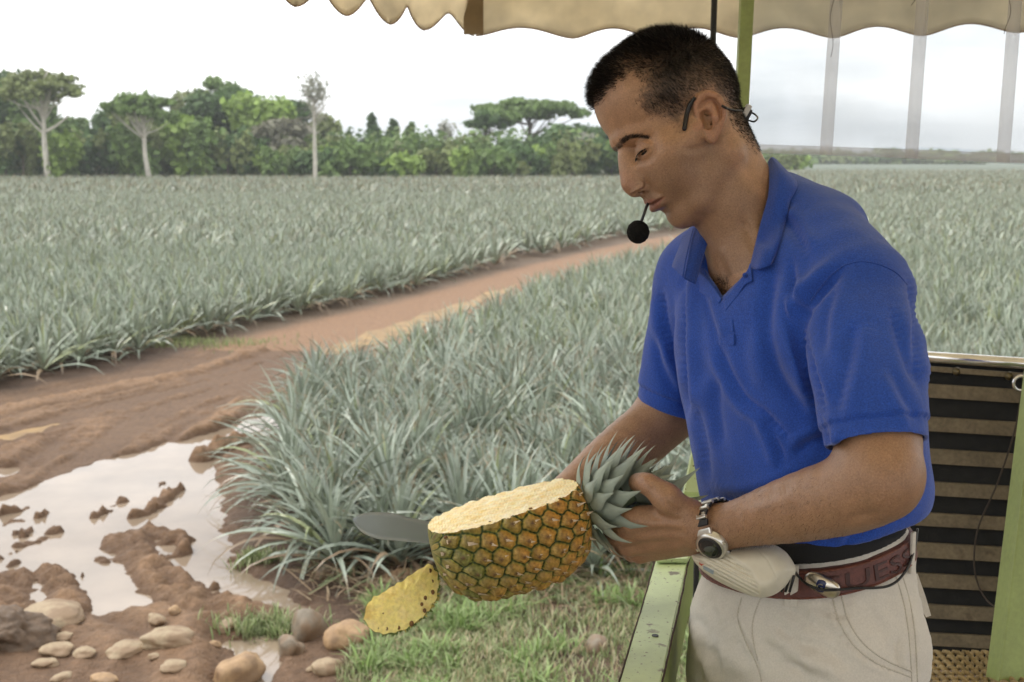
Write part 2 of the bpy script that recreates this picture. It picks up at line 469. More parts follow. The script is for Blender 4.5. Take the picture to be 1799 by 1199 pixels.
o = water_sheet('rut_water', G2([(560, 618), (600, 600), (625, 596), (648, 580), (672, 577), (700, 566), (722, 562), (742, 549), (770, 545), (800, 533), (822, 530), (850, 514), (880, 509), (905, 499), (893, 511), (872, 522), (848, 527), (838, 538), (808, 547), (785, 560), (752, 566), (738, 580), (700, 590), (672, 600), (640, 606), (610, 620)]), M_water2); o.location.z = .034

# ================================================================== stones
M_stone = [mat('river_stone', c, rough=.65, spec=.4, var=[(9, .22), (60, .14), (9, .85, (.20, .125, .070), .40, .58)], bumps=((40, .35, .006), (200, .3, .002))) for c in ((.42, .27, .14), (.38, .29, .18), (.22, .18, .13))]
def stone(px, py, wpx, hpx, tone, label, yaw=0., sink=.66, dz=0.):
    c = gp(px, py+hpx*.30); dd = np.linalg.norm(c-np.array((0, 0, CAMZ))); k = dd/FPX
    a = wpx*k/2; h = max(hpx*k*(.52 if tone != 1 else .40), .015); bm = bmesh.new(); bmesh.ops.create_icosphere(bm, subdivisions=4, radius=1)
    V = np.array([v.co[:] for v in bm.verts]); F = [tuple(v.index for v in f.verts) for f in bm.faces]; bm.free()
    sd_ = int(abs(px*3+py)); s_ = wob(V+sd_*.37, 2.4, 2, sd_ % 13)
    V = V*(1+.22*s_[:, None]+.035*wob(V+sd_, .7, 2, 5)[:, None]); V = np.sign(V)*np.abs(V)**.95
    V *= np.array((a, a*(.70+.02*(sd_ % 12)), h)); cy_, sy_ = math.cos(yaw), math.sin(yaw)
    V = V @ np.array(((cy_, sy_, 0), (-sy_, cy_, 0), (0, 0, 1)))
    z, _ = ground_z(np.array([c[0]]), np.array([c[1]])); V += np.array((c[0], c[1], max(z[0], WATER_Z-.02)+h*(1-sink)+dz))
    o = mesh_obj('stone', V, F, M_stone[tone]); loc = Vector((float(c[0]), float(c[1]), float(z[0])))
    o.data.transform(Matrix.Translation(-loc)); o.location = loc
    return tag(o, label, 'stone', 'stones lying around the muddy puddle')
STN = [(618, 1118, 80, 50, 0, 'large tan stone under the falling pineapple slice'), (418, 1162, 84, 62, 0, 'round tan boulder at the bottom edge, half in wet mud'), (538, 1092, 66, 66, 2, 'tall grey stone with grass at its foot, left of the tan one'),
       (512, 1128, 46, 40, 2, 'dark grey stone leaning on the tall grey stone'), (578, 1166, 54, 38, 1, 'grey green stone at the bottom edge beside the grass'), (402, 1088, 44, 30, 1, 'small pale stone at the right end of the puddle shore'),
       (95, 1074, 120, 34, 1, 'long flat yellowish stone reaching into the puddle'), (300, 1128, 100, 40, 1, 'wide flat cream stone in the mud below the puddle'), (222, 1138, 68, 22, 1, 'thin flat cream stone left of the wide one'),
       (148, 1146, 40, 20, 1, 'small oval cream stone in the mud'), (100, 1134, 62, 22, 1, 'flat cream stone at the lower left'), (80, 1158, 40, 16, 1, 'small pointed cream stone at the lower left'),
       (305, 1182, 46, 22, 1, 'cream stone at the bottom edge near the boulder'), (276, 1095, 36, 20, 1, 'small cream stone just below the puddle'), (308, 1082, 20, 16, 0, 'tiny tan stone below the mud ridge'),
       (110, 1182, 34, 18, 1, 'small pale stone at the bottom left edge'), (1048, 1134, 46, 34, 2, 'grey stone lying in the grass beside the rail'), (185, 1192, 44, 18, 0, 'brown stone at the very bottom left'), (775, 1100, 50, 26, 1, 'half buried pale stone in the grass'),
       (108, 1112, 40, 16, 1, 'flat cream chip between two larger flat stones'), (270, 1162, 22, 12, 1, 'tiny cream pebble below the wide flat stone'), (376, 1128, 22, 14, 0, 'tiny tan pebble beside the boulder'), (545, 1172, 14, 12, 1, 'tiny pale pebble left of the grey green stone'), (440, 1105, 16, 12, 1, 'tiny pebble above the boulder'), (60, 1120, 26, 12, 1, 'tiny flat pebble at the far lower left'),
       (700, 1010, 60, 24, 0, 'brown stone at the foot of the pineapple plants'), (570, 1005, 40, 30, 2, 'dark stone under the first pineapple leaves')]
for i, (x, y, w_, h_, t_, lb) in enumerate(STN): stone(x, y, w_, h_, t_, lb, yaw=i*.9)
# dark clod at lower left
def clod():
    c = gp(40, 1120); bm = bmesh.new(); bmesh.ops.create_icosphere(bm, subdivisions=5, radius=1)
    V = np.array([v.co[:] for v in bm.verts]); F = [tuple(v.index for v in f.verts) for f in bm.faces]; bm.free()
    V = V*(1+.3*wob(V, 1.5, 4, 3)[:, None])*np.array((.20, .16, .12))+c+np.array((-.06, 0, .02))
    return mesh_obj('mud_clod', V, F, M_clod)
M_clod = mat('wet_clod', (.105, .066, .038), rough=.7, var=[(20, .3)], bumps=((50, .6, .01),))
tag(clod(), 'dark wet mud clod at the lower left corner', 'mud clod')

# ================================================================== pineapple plants
def plantx(m, N, L, b, out, src, tc):
    """each plant a little lighter or darker, by its own random value"""
    oi = N.new('ShaderNodeObjectInfo'); mp = N.new('ShaderNodeMapRange'); mp.inputs[3].default_value = .82; mp.inputs[4].default_value = 1.18
    L.new(oi.outputs['Random'], mp.inputs[0]); mx = N.new('ShaderNodeMix'); mx.data_type = 'RGBA'; mx.blend_type = 'MULTIPLY'; mx.inputs[0].default_value = 1
    L.new(src, mx.inputs[6]); L.new(mp.outputs[0], mx.inputs[7]); L.new(mx.outputs[2], b.inputs['Base Color'])
M_plant = mat('pineapple_leaves', attr=True, rough=.38, spec=.70, transl=.07, extra=plantx)
def plant_mesh(seed, nleaf, L, seg=6, width=.024, cross=3, spread=1.):
    r = np.random.RandomState(seed); V = []; F = []; C = []
    for i in range(nleaf):
        f = i/nleaf; az = i*2.39996+r.uniform(-.3, .3); el = RAD(8+70*f**.9)*1.0+r.uniform(-.24, .24)
        l = L*(1.0-.30*f)*r.uniform(.78, 1.12); w = width*(1-.25*f)*r.uniform(.8, 1.15)
        h = np.array((math.cos(az), math.sin(az), 0)); s_ = np.array((-h[1], h[0], 0)); pos = h*.02*(1-f)+np.array((0, 0, .06+.16*f))
        ang = el+.18; droop = -(1.5-1.0*f)*r.uniform(.55, 1.35)*spread; tw = r.uniform(-1.3, 1.3); az += r.uniform(-.5, .5)
        tone = r.uniform(-1, 1); base_ = np.array((.345, .392, .308))*(1+.30*tone)
        if r.rand() < .10: base_ = np.array((.33, .37, .18))*(1+.1*tone)
        dead = (f < .16 and r.rand() < .5)
        if dead: base_ = np.array((.33, .23, .14))*(1+.25*tone); droop *= 1.6
        k = len(V)
        for j in range(seg+1):
            t = j/seg; wd = w*(1-t**2.2)*(.55+.75*math.sin(math.pi*min(1, .25+t*.7))) if j < seg else .0008
            d = h*math.cos(ang)+np.array((0, 0, math.sin(ang))); n_ = -h*math.sin(ang)+np.array((0, 0, math.cos(ang)))
            ss = s_*math.cos(tw*t)+n_*math.sin(tw*t)
            c = base_*(1-.12*t)
            if t > .85 and r.rand() < .4: c = np.array((.22, .15, .07))
            if cross == 3:
                V += [pos-ss*wd/2+n_*wd*.20, pos-n_*wd*.06, pos+ss*wd/2+n_*wd*.20]; C += [c, c*.93, c]
            else:
                V += [pos-ss*wd/2, pos+ss*wd/2]; C += [c, c]
            pos = pos+d*l/seg; ang += droop/seg*(.5+1.1*t)
        cc = cross
        for j in range(seg):
            for q in range(cc-1): a = k+j*cc+q; F.append((a, a+1, a+cc+1, a+cc))
    return np.array(V), np.array(F), np.array(C)
protos = [plant_mesh(100+i, 62, .74+.03*i, 7, .031, 3, .75+.14*i) for i in range(6)]
BLOCK_NEAR = G2([(570, 1020), (492, 985), (458, 900), (455, 850), (480, 800), (560, 712), (650, 680), (750, 632), (850, 588), (950, 534), (1080, 490), (1190, 450), (1330, 419), (1420, 403)])+[(62, 240), (420, 240), (420, 6.9), (5, 7.3)]+G2([(1200, 1022), (900, 1030)])
BLOCK_LEFT = G2([(-1400, 975), (-500, 785), (0, 680), (110, 662), (250, 628), (380, 590), (500, 560), (700, 516), (900, 463), (1100, 419), (1250, 398), (1420, 382)])+[(60, 240), (-320, 240), (-320, 20)]
def in_blocks(x, y):
    a = poly_sd(x, y, BLOCK_NEAR) < -.12; b = poly_sd(x, y, BLOCK_LEFT) < -.12
    return a | b | (y > 54)
# double rows running away to the right, roughly like the real beds
TH = RAD(38)
def plants_in(y0, y1, sp_row, sp_in, jit, xlim):
    out = []; R_ = np.array(((math.cos(TH), -math.sin(TH)), (math.sin(TH), math.cos(TH))))
    ext_ = max(y1, 40)*1.6
    u = np.arange(-ext_, ext_, sp_in); v = np.arange(-ext_, ext_, sp_row)
    U_, V_ = np.meshgrid(u, v); P = np.stack((U_.ravel(), V_.ravel()), 1); P = P+rs.uniform(-jit, jit, P.shape)
    P = P @ R_.T; m = (P[:, 1] > y0) & (P[:, 1] < y1) & (np.abs(P[:, 0]) < xlim(P[:, 1])); P = P[m]
    return P[in_blocks(P[:, 0], P[:, 1])]
lim = lambda y: 3.2+y*.70
Pn = plants_in(6.6, 30, .40, .31, .09, lim)
dist = np.hypot(Pn[:, 0], Pn[:, 1]); vis = np.abs(Pn[:, 0]) < .42*Pn[:, 1]+.5
order = np.argsort(dist+np.where(vis, 0, 50)); near = order[:300]; rest = order[300:]
LBL = {}
rp = np.random.RandomState(77)
meshes = []
for i, (V, F, C) in enumerate(protos):
    o = mesh_obj('pineapple_plant', V, F, M_plant, cols=np.clip(C, .01, 1)); meshes.append(o)
def where_words(x, y):
    C = w2c(np.array((x, y, .4))); px, py = proj(C)
    return px, py
used = 0; tlist = []
dead_first = True
for n_, i in enumerate(near):
    x, y = Pn[i]; src = meshes[n_ % 6]
    o = src if n_ < 6 else src.copy()
    if n_ >= 6: SC.collection.objects.link(o)
    o.location = (x, y, float(ground_z(np.array([x]), np.array([y]))[0][0])-.02 if y < 17 else -.02)
    o.rotation_euler = (rp.uniform(-.12, .12), rp.uniform(-.12, .12), rp.uniform(0, 6.28)); s_ = rp.uniform(.88, 1.16)
    o.scale = (s_, s_, s_*rp.uniform(.9, 1.1))
    left = poly_sd(np.array([x]), np.array([y]), BLOCK_LEFT)[0] < 0
    px_, py_ = where_words(x, y)
    lb_ = None
    if not left and 380 < px_ < 1130 and n_ < 120:
        dcorner = float(-poly_sd(np.array([x]), np.array([y]), BLOCK_NEAR)[0]); row = 'front row' if dcorner < .42 else 'second row' if dcorner < .85 else None
        spot = next((w for lim_, w in ((440, 'at the shore of the puddle'), (520, 'just right of the puddle corner'), (600, 'left of the machete tip'), (690, 'behind the machete tip'), (765, 'behind the middle of the blade'), (850, 'behind the left end of the fruit'), (940, 'behind the middle of the fruit'), (1030, 'behind the right end of the fruit'), (1130, 'behind the gripping hand')) if px_ < lim_), None)
        if row and spot:
            lb_ = 'spiky pineapple plant of the %s %s' % (row, spot); k_ = LBL.get(lb_, 0); LBL[lb_] = k_+1
            if k_: lb_ = None if k_ > 2 else lb_+(', one step deeper' if k_ == 1 else ', two steps deeper')
    if lb_: tag(o, lb_, 'pineapple plant', 'pineapple plants in the near block')
    else: tag(o, 'grey green spiky pineapple plant in the field beyond the track' if left else 'grey green spiky pineapple plant in the block behind the pineapple and the guide', 'pineapple plant',
        'pineapple plants beyond the muddy track' if left else 'pineapple plants in the near block')
def scatter(P, prs, smin_, smax_, seed):
    r = np.random.RandomState(seed); Vs, Fs, Cs = [], [], []; off = 0
    for k, (V, F, C) in enumerate(prs):
        Q = P[k::len(prs)]; n = len(Q)
        if not n: continue
        a = r.uniform(0, 6.28, n); s_ = r.uniform(smin_, smax_, n); ca, sa = np.cos(a)*s_, np.sin(a)*s_
        X = V[None, :, 0]*ca[:, None]-V[None, :, 1]*sa[:, None]+Q[:, 0, None]; Y = V[None, :, 0]*sa[:, None]+V[None, :, 1]*ca[:, None]+Q[:, 1, None]
        Z = V[None, :, 2]*s_[:, None]+np.zeros((n, 1))-.02; Vs.append(np.stack((X, Y, Z), -1).reshape(-1, 3))
        Fs.append((F[None]+np.arange(n)[:, None, None]*len(V)+off).reshape(-1, F.shape[1])); off += n*len(V)
        tone = 1+r.uniform(-.15, .15, n); Cs.append((C[None]*tone[:, None, None]).reshape(-1, 3))
    return np.concatenate(Vs), np.concatenate(Fs), np.concatenate(Cs)
LOD1 = [plant_mesh(200+i, 34, .68, 4, .034, 2) for i in range(4)]
LOD2 = [plant_mesh(300+i, 22, .72, 3, .055, 2) for i in range(4)]
LOD3 = [plant_mesh(400+i, 15, .82, 2, .11, 2) for i in range(4)]
parts = [scatter(Pn[rest], LOD1, .9, 1.15, 1)]
P2_ = plants_in(30, 75, .75, .52, .14, lambda y: 9+y*.66); parts.append(scatter(P2_, LOD2, .95, 1.2, 2))
P3_ = plants_in(75, 200, 1.5, 1.0, .35, lambda y: 14+y*.62); parts.append(scatter(P3_, LOD3, 1.0, 1.3, 3))
V = np.concatenate([p[0] for p in parts]); off = 0; Fa = []
for p in parts: Fa.append(p[1]+off); off += len(p[0])
tag(mesh_obj('pineapple_field', V, np.concatenate(Fa), M_plant, cols=np.clip(np.concatenate([p[2] for p in parts])*np.array((1, 1.0, .95)), .01, 1)), 'wide field of grey green pineapple plants reaching to the trees', 'pineapple field', kind='stuff')
# far field surface: plants merge into one low canopy
def far_field():
    ys = np.geomspace(165, 900, 50); xs = np.linspace(-1, 1, 90)
    Y, X = np.meshgrid(ys, xs, indexing='ij'); X = X*(12+Y*.75); Z = .48+.10*vnoise2(X, Y, 5., 5)
    lim_ = poly_sd(X, Y, BLOCK_LEFT+[]) ; V = np.stack((X, Y, Z), -1).reshape(-1, 3); n, m_ = X.shape
    i = np.arange(n*m_).reshape(n, m_); F = np.stack((i[:-1, :-1], i[1:, :-1], i[1:, 1:], i[:-1, 1:]), -1).reshape(-1, 4)
    c = np.array((.125, .150, .105))*(1+.12*vnoise2(V[:, 0], V[:, 1]*.35, 9., 8)[:, None])
    return mesh_obj('distant_field', V, F, mat('distant_crop', attr=True, rough=.8, var=[(.8, .12)], bumps=((3, .8, .3),)), cols=c)
tag(far_field(), 'distant part of the pineapple field merging into one pale green surface', 'pineapple field', kind='stuff')

# ================================================================== small plants and grass in the foreground
M_grass = mat('grass', attr=True, rough=.6, spec=.3, transl=.25)
def blades(P, hmin, hmax, w, cols_, seed, bend=.6):
    r = np.random.RandomState(seed); n = len(P); a = r.uniform(0, 6.28, n); L_ = r.uniform(hmin, hmax, n); b = r.uniform(.15, bend*1.6, n)
    d = np.stack((np.cos(a), np.sin(a)), 1); s_ = np.stack((-d[:, 1], d[:, 0]), 1)
    V = np.zeros((n, 7, 3)); 
    for j, (t, q) in enumerate(((0, .8), (.38, 1.), (.75, .7))):
        ctr = P[:, :2]+d*(b*L_*t**1.6)[:, None]; z = P[:, 2]+L_*t*(1-.25*b*t)
        V[:, 2*j, :2] = ctr-s_*w*q/2; V[:, 2*j+1, :2] = ctr+s_*w*q/2; V[:, 2*j, 2] = z; V[:, 2*j+1, 2] = z
    V[:, 6, :2] = P[:, :2]+d*(b*L_)[:, None]; V[:, 6, 2] = P[:, 2]+L_*(1-.3*b)
    k = (np.arange(n)*7)[:, None]
    F = [tuple(f) for f in np.concatenate((k+np.array((0, 1, 3, 2)), k+np.array((2, 3, 5, 4)))).tolist()]+[tuple(f) for f in (k+np.array((4, 5, 6))).tolist()]
    c = np.array(cols_)[r.randint(0, len(cols_), n)]*r.uniform(.75, 1.25, (n, 1)); return V.reshape(-1, 3), F, np.repeat(c, 7, 0)
GR = G2([(600, 1110), (640, 1060), (720, 1030), (800, 1015), (900, 1015), (1000, 1015), (1130, 1010), (1300, 1010), (1500, 1250), (1300, 1500), (760, 1500), (640, 1280)])
Q = rs.uniform((-1.6, 4.6), (3.0, 8.3), (170000, 2)); sdg = poly_sd(Q[:, 0], Q[:, 1], GR)+.16*vnoise2(Q[:, 0], Q[:, 1], .4, 71)
dens = vnoise2(Q[:, 0], Q[:, 1], .35, 72); Q = Q[(sdg < 0) & (rs.rand(len(Q)) < .62+.9*dens)]
z, _ = ground_z(Q[:, 0], Q[:, 1]); Q = np.column_stack((Q, z-.005))
gc = [(.26, .32, .13), (.33, .38, .19), (.40, .42, .24), (.22, .28, .11), (.50, .45, .29), (.48, .38, .24)]
V, F, C = blades(Q, .025, .095, .0068, gc, 5)
Qw = Q[rs.choice(len(Q), 5000)]; cl_ = Qw[rs.choice(len(Qw), 130)]; Qw[:, :2] = cl_[rs.randint(0, 130, len(Qw)), :2]+rs.normal(size=(len(Qw), 2))*.035
V2, F2, C2 = blades(Qw, .06, .17, .011, [(.24, .34, .11), (.32, .40, .18), (.20, .28, .09)], 15, .9)
F = F+[tuple(i+len(V) for i in f) for f in F2]; V = np.vstack((V, V2)); C = np.vstack((C, C2))
tag(mesh_obj('grass', V, F, M_grass, cols=C), 'short green grass with dry straw between the plants and the rail', 'grass', kind='stuff')
# tufts at the puddle
for (x, y, n, r_, lb) in ((470, 1100, 700, .14, 'small grass tuft beside the round boulder'), (450, 985, 260, .09, 'bright green weed at the right shore of the puddle'), (320, 605, 900, .55, 'grassy verge under the plants beyond the track')):
    c = gp(x, y)[:2]; P = c+rs.normal(size=(n, 2))*r_*np.array((1.3 if n == 900 else 1, .5)); z, _ = ground_z(P[:, 0], P[:, 1])
    V, F, C = blades(np.column_stack((P, z)), .03, .12, .009, gc[:4] if n != 900 else [(.30, .33, .14), (.2, .26, .1)], n); o = mesh_obj('grass_tuft', V, F, M_grass, cols=C); tag(o, lb, 'grass', kind='stuff')
# dry straw and fallen leaves along the front edge of the block
n = 1500; P = []; 
for _ in range(n):
    x = rs.uniform(540, 1260); y = rs.normal(1020+14*math.sin(x*.02), 26); P.append(gp(x, y)[:2])
P = np.array(P); z, _ = ground_z(P[:, 0], P[:, 1]); Vs = []; Fs = []; Cs = []
for i in range(n):
    a = rs.uniform(0, 6.28); L_ = rs.uniform(.08, .34); w_ = rs.uniform(.004, .012); d = np.array((math.cos(a), math.sin(a), rs.uniform(-.05, .55))); s_ = np.array((-d[1], d[0], 0)); p = np.array((*P[i], z[i]+rs.uniform(.0, .07)))
    k = len(Vs); Vs += [p-s_*w_/2, p+s_*w_/2, p+d*L_*.6+s_*w_*.4, p+d*L_*.6-s_*w_*.4, p+d*L_-np.array((0, 0, .02))]; Fs += [(k, k+1, k+2, k+3), (k+3, k+2, k+4)]
    c = ((.33, .24, .15), (.24, .15, .09), (.40, .31, .20), (.20, .24, .12))[rs.randint(4)]; Cs += [c]*5
tag(mesh_obj('dry_leaves', np.array(Vs), Fs, M_grass, cols=np.array(Cs)), 'dry brown leaf litter along the foot of the near plants', 'leaf litter', kind='stuff')
# ================================================================== trees beyond the field
M_bark = mat('pale_bark', (.52, .48, .41), rough=.85, var=[(1.2, .18), (6, .15)], bumps=((8, .5, .05),))
M_bark2 = mat('dark_bark', (.13, .10, .075), rough=.85, var=[(2, .25)])
M_fol = mat('tree_foliage', attr=True, rough=.65, spec=.25, transl=.22)
def leaf_cloud(C, R_, n, size, seed, col, vary=.4, shell=.55):
    """leaf clumps scattered through an ellipsoid; colour differs from clump to clump"""
    r = np.random.RandomState(seed); d = r.normal(size=(n, 3)); d /= np.linalg.norm(d, axis=1)[:, None]
    q = r.uniform(shell, 1, n)**.8; lum = 1+.22*wob(d*2+seed, 1.1, 3, seed % 11)
    P = np.asarray(C)+d*(q*lum)[:, None]*np.asarray(R_)
    nrm = r.normal(size=(n, 3))+d*.9+np.array((0, 0, .6)); nrm /= np.linalg.norm(nrm, axis=1)[:, None]
    t = np.cross(nrm, r.normal(size=(n, 3))); t /= np.linalg.norm(t, axis=1)[:, None]; b = np.cross(nrm, t); s_ = size*r.uniform(.5, 1.4, n)[:, None]
    V = np.stack((P-t*s_-b*s_*.35, P+t*s_*.2-b*s_*.7, P+t*s_+b*s_*.25, P-t*s_*.1+b*s_*.75), 1).reshape(-1, 3); F = np.arange(4*n).reshape(n, 4)
    tone = 1+vary*(.6*wob(P, max(R_)*.8, 2, seed % 7)+r.uniform(-.5, .5, n)); c = np.asarray(col)[None]*np.clip(tone, .45, 1.8)[:, None]
    return V, F, np.repeat(c, 4, 0)
def merge(L_):
    V = []; F = []; C = []; o = 0
    for v, f, c in L_: V.append(v); F.append(f+o); C.append(c); o += len(v)
    return np.concatenate(V), np.concatenate(F), np.concatenate(C)
GREENS = {'mid': (.165, .245, .075), 'dark': (.095, .160, .055), 'olive': (.205, .240, .090), 'bright': (.250, .350, .085), 'grey': (.26, .25, .18), 'pale': (.36, .36, .29)}
def tree(px, base_py, D, top_py, wpx, kind, col, label, trunk_px=None, lean=0., group='trees along the far side of the field', name='tree', bark=None, nl=1400, seed=0, forks=None, bare=False, cy0=None):
    k = D/FPX; base = wp(px, 278, D); base[2] = 0; base[1] = D
    topz = CAMZ+(278-top_py)*k; W_ = wpx*k; H = topz
    o = empty(name, base, label, 'tree' if name == 'tree' else 'bush', group)
    r = np.random.RandomState(abs(seed*31+int(px))); L_ = []
    m = MB()
    tw = (trunk_px or 4)*k/2
    top = base+np.array((lean*W_, 0, H*(.78 if kind != 'bush' else .4)))
    P = spline([base, base*.6+top*.4+np.array((lean*W_*.12, 0, 0)), base*.3+top*.7-np.array((lean*W_*.2, 0, 0)), top], 14)
    m.tube(P, np.linspace(tw*1.25, tw*.45, 14), 8)
    if kind == 'umbrella':
        cz0 = cy0 if cy0 is not None else .80
        for i in range(22):
            a = i*2.4+r.uniform(-.4, .4); rr = W_/2*(.15+.80*((i % 16)/15)**.7); e = base+np.array((lean*W_+math.cos(a)*rr, math.sin(a)*rr*.7, H*(cz0+.22*(1-(rr/(W_/2))**2)*r.uniform(.25, 1.05)+r.uniform(-.06, .03))))
            s_ = P[int(r.uniform(6, 13))]; m.tube(spline([s_, s_*.5+e*.5-np.array((0, 0, H*.02)), e], 6), np.linspace(tw*.4, tw*.10, 6), 5)
            L_.append(leaf_cloud(e+np.array((0, 0, H*.03)), (W_*.16*r.uniform(.6, 1.2), W_*.15, H*.050*r.uniform(.6, 1.6)), nl//13, .30, seed+i, GREENS[col], .35, .1))
    elif kind == 'round':
        for i in range(11):
            a = r.uniform(0, 6.28); rr = W_/2*r.uniform(.05, .70); h_ = H*r.uniform(.36, .86)
            e = base+np.array((lean*W_+math.cos(a)*rr, math.sin(a)*rr*.8, h_)); s_ = P[int(min(13, 2+11*(h_/H)*.8))]
            m.tube([s_, e], [tw*.35, tw*.12], 5); q = r.uniform(.26, .38)
            L_.append(leaf_cloud(e, (W_*q, W_*q, min(W_*q*.8, H*.17)), nl//8, .42, seed+i*3, np.array(GREENS[col])*r.uniform(.85, 1.2), .3, .35))
    elif kind == 'cone':
        for i in range(9):
            f_ = i/8; e = base+np.array((r.uniform(-.1, .1)*W_, 0, H*(.3+.62*f_))); q = W_*(.42-.30*f_)
            L_.append(leaf_cloud(e, (q, q, H*.09), nl//9, .36, seed+i, GREENS[col], .3, .3))
    elif kind == 'bush':
        for i in range(8):
            e = base+np.array((r.uniform(-.42, .42)*W_, r.uniform(-2, 2), H*r.uniform(.25, .72))); q = W_*r.uniform(.16, .26)
            L_.append(leaf_cloud(e, (q, q, H*.26), nl//8, .36, seed+i, np.array(GREENS[col])*r.uniform(.9, 1.15), .3, .35))
    elif kind == 'bare':
        for i in range(34):
            h_ = r.uniform(.55, .98); s_ = base+(top-base)*min(1, h_)*1.0; a = r.uniform(0, 6.28); q = W_/2*math.sin(math.pi*min(1, (1.03-h_)*1.6+.12)); e = s_+np.array((math.cos(a)*q, math.sin(a)*q*.7, q*.9))
            m.tube([s_, (s_+e)/2-np.array((0, 0, q*.08)), e], [tw*.22, tw*.14, tw*.05], 4)
            for _ in range(3):
                e2 = (s_+e)/2+r.normal(size=3)*q*.5; m.tube([(s_+e)/2, e2], [tw*.1, tw*.04], 3)
        L_.append(leaf_cloud(base+np.array((0, 0, H*.84)), (W_*.5, W_*.4, H*.17), nl, .20, seed, GREENS['pale'], .2, .2))
    if forks:
        for (ax, ay, bx, by, w0) in forks:
            s_ = wp(ax, ay, D); e = wp(bx, by, D); s_[1] = base[1]; e[1] = base[1]
            s_[2] = CAMZ+(278-ay)*k; e[2] = CAMZ+(278-by)*k; m.tube(spline([s_, (s_+e)/2-np.array((0, 0, .15)), e], 6), np.linspace(w0*k/2, w0*k/5, 6), 6)
    m.build('trunk', bark or M_bark2, o, True)
    V, F, C = merge(L_); mesh_obj('crown', V, F, M_fol, o, smooth=False, cols=np.clip(C, .005, 1))
    return o
D0 = 142
tree(92, 313, D0-11, 118, 160, 'umbrella', 'olive', 'tall pale trunked spreading tree at the left, its trunk forked low', 10, -.05, bark=M_bark, nl=1900, seed=1, forks=[(88, 235, 132, 206, 7), (72, 165, 35, 148, 6), (74, 170, 100, 130, 5), (70, 160, 60, 120, 5)], cy0=.72)
tree(268, 313, D0-10, 158, 130, 'umbrella', 'mid', 'flat crowned tree with a pale leaning trunk, right of the forked tree', 8, -.10, bark=M_bark, nl=1500, seed=2, cy0=.70)
tree(557, 308, D0-11, 132, 62, 'bare', 'pale', 'tall thin nearly leafless tree with a straight white trunk', 7, 0, bark=M_bark, nl=420, seed=3)
tree(322, 310, D0-4, 205, 90, 'round', 'bright', 'light green tree on a slim pale trunk in the middle of the left wood', 6, 0, bark=M_bark, nl=1500, seed=4)
tree(290, 310, D0+6, 190, 70, 'round', 'mid', 'tree with a grey trunk just left of the light green one', 5, .02, bark=M_bark, nl=1200, seed=5)
tree(398, 308, D0+14, 124, 120, 'umbrella', 'mid', 'tallest tree of the left wood with a small tuft standing out on top', 7, .03, nl=2200, seed=6, cy0=.66)
tree(386, 308, D0+10, 160, 130, 'round', 'dark', 'dense dark tree below the tall tufted one', 6, 0, nl=2200, seed=7)
tree(450, 306, D0+6, 172, 120, 'round', 'bright', 'bright yellow green broad tree right of the tufted tree', 6, 0, nl=2200, seed=8)
tree(520, 306, D0+9, 176, 80, 'round', 'dark', 'dark rounded tree just left of the thin white trunk', 6, 0, nl=1600, seed=9)
tree(500, 306, D0+1, 212, 100, 'round', 'grey', 'brownish half bare tree low in front of the dark rounded one', 6, 0, nl=1300, seed=10)
tree(20, 312, D0+12, 128, 120, 'round', 'dark', 'dark tree at the far left edge behind the forked tree', 6, 0, nl=2200, seed=11)
tree(140, 312, D0+10, 206, 90, 'round', 'mid', 'mid green tree right behind the pale forked trunk', 6, 0, nl=1500, seed=12)
tree(-70, 314, D0+3, 120, 150, 'round', 'mid', 'broad green tree just beyond the left edge', 6, 0, nl=2000, seed=13)
tree(205, 312, D0+7, 192, 70, 'round', 'dark', 'small dark domed tree between the forked and the flat crowned tree', 5, 0, nl=1400, seed=14)
tree(245, 312, D0+3, 172, 80, 'round', 'olive', 'olive green tree under the flat crowned tree', 5, 0, nl=1400, seed=15)
tree(575, 306, D0+8, 196, 60, 'round', 'olive', 'olive tree directly right of the thin white trunk', 5, 0, nl=1000, seed=16)
tree(930, 303, D0+16, 150, 195, 'umbrella', 'mid', 'large umbrella shaped tree with open layered branches left of the face', 9, 0, nl=5200, seed=17, cy0=.62)
tree(855, 303, D0+12, 196, 86, 'umbrella', 'dark', 'smaller umbrella shaped tree at the left foot of the large one', 6, 0, nl=1300, seed=18, cy0=.74)
tree(340, 310, D0+16, 168, 110, 'round', 'olive', 'tall olive tree standing behind the light green slim one', 6, 0, nl=2000, seed=31)
tree(230, 312, D0+14, 176, 80, 'cone', 'dark', 'dark upright tree behind the left part of the flat crowned tree', 5, 0, nl=1300, seed=32)
tree(480, 306, D0+14, 182, 100, 'round', 'mid', 'mid green tree behind the bright broad one', 6, 0, nl=1800, seed=33)
tree(60, 312, D0+9, 170, 110, 'round', 'mid', 'mid green tree low behind the forked tree trunk', 6, 0, nl=1800, seed=34)
tree(660, 305, D0+18, 204, 50, 'cone', 'dark', 'dark pointed tree in the middle of the low tree line', 5, 0, nl=1200, seed=19)
tree(692, 305, D0+14, 212, 42, 'cone', 'dark', 'second dark pointed tree, slightly lower and to the right', 5, 0, nl=900, seed=20)
tree(724, 304, D0+16, 218, 34, 'cone', 'mid', 'narrow pointed green tree right of the two dark pointed ones', 4, 0, nl=700, seed=21)
tree(760, 304, D0+16, 236, 26, 'cone', 'dark', 'small dark spire in the low tree line', 4, 0, nl=500, seed=22)
tree(616, 306, D0+16, 232, 28, 'cone', 'dark', 'small dark spire left of the pointed trees', 4, 0, nl=500, seed=23)
tree(785, 304, D0+6, 214, 34, 'bare', 'pale', 'thin grey leafless tree in the middle of the low tree line', 3, 0, bark=M_bark, nl=260, seed=24)
tree(1010, 302, D0+8, 212, 110, 'round', 'dark', 'dark dense tree under the right side of the umbrella tree', 6, 0, nl=2200, seed=25)
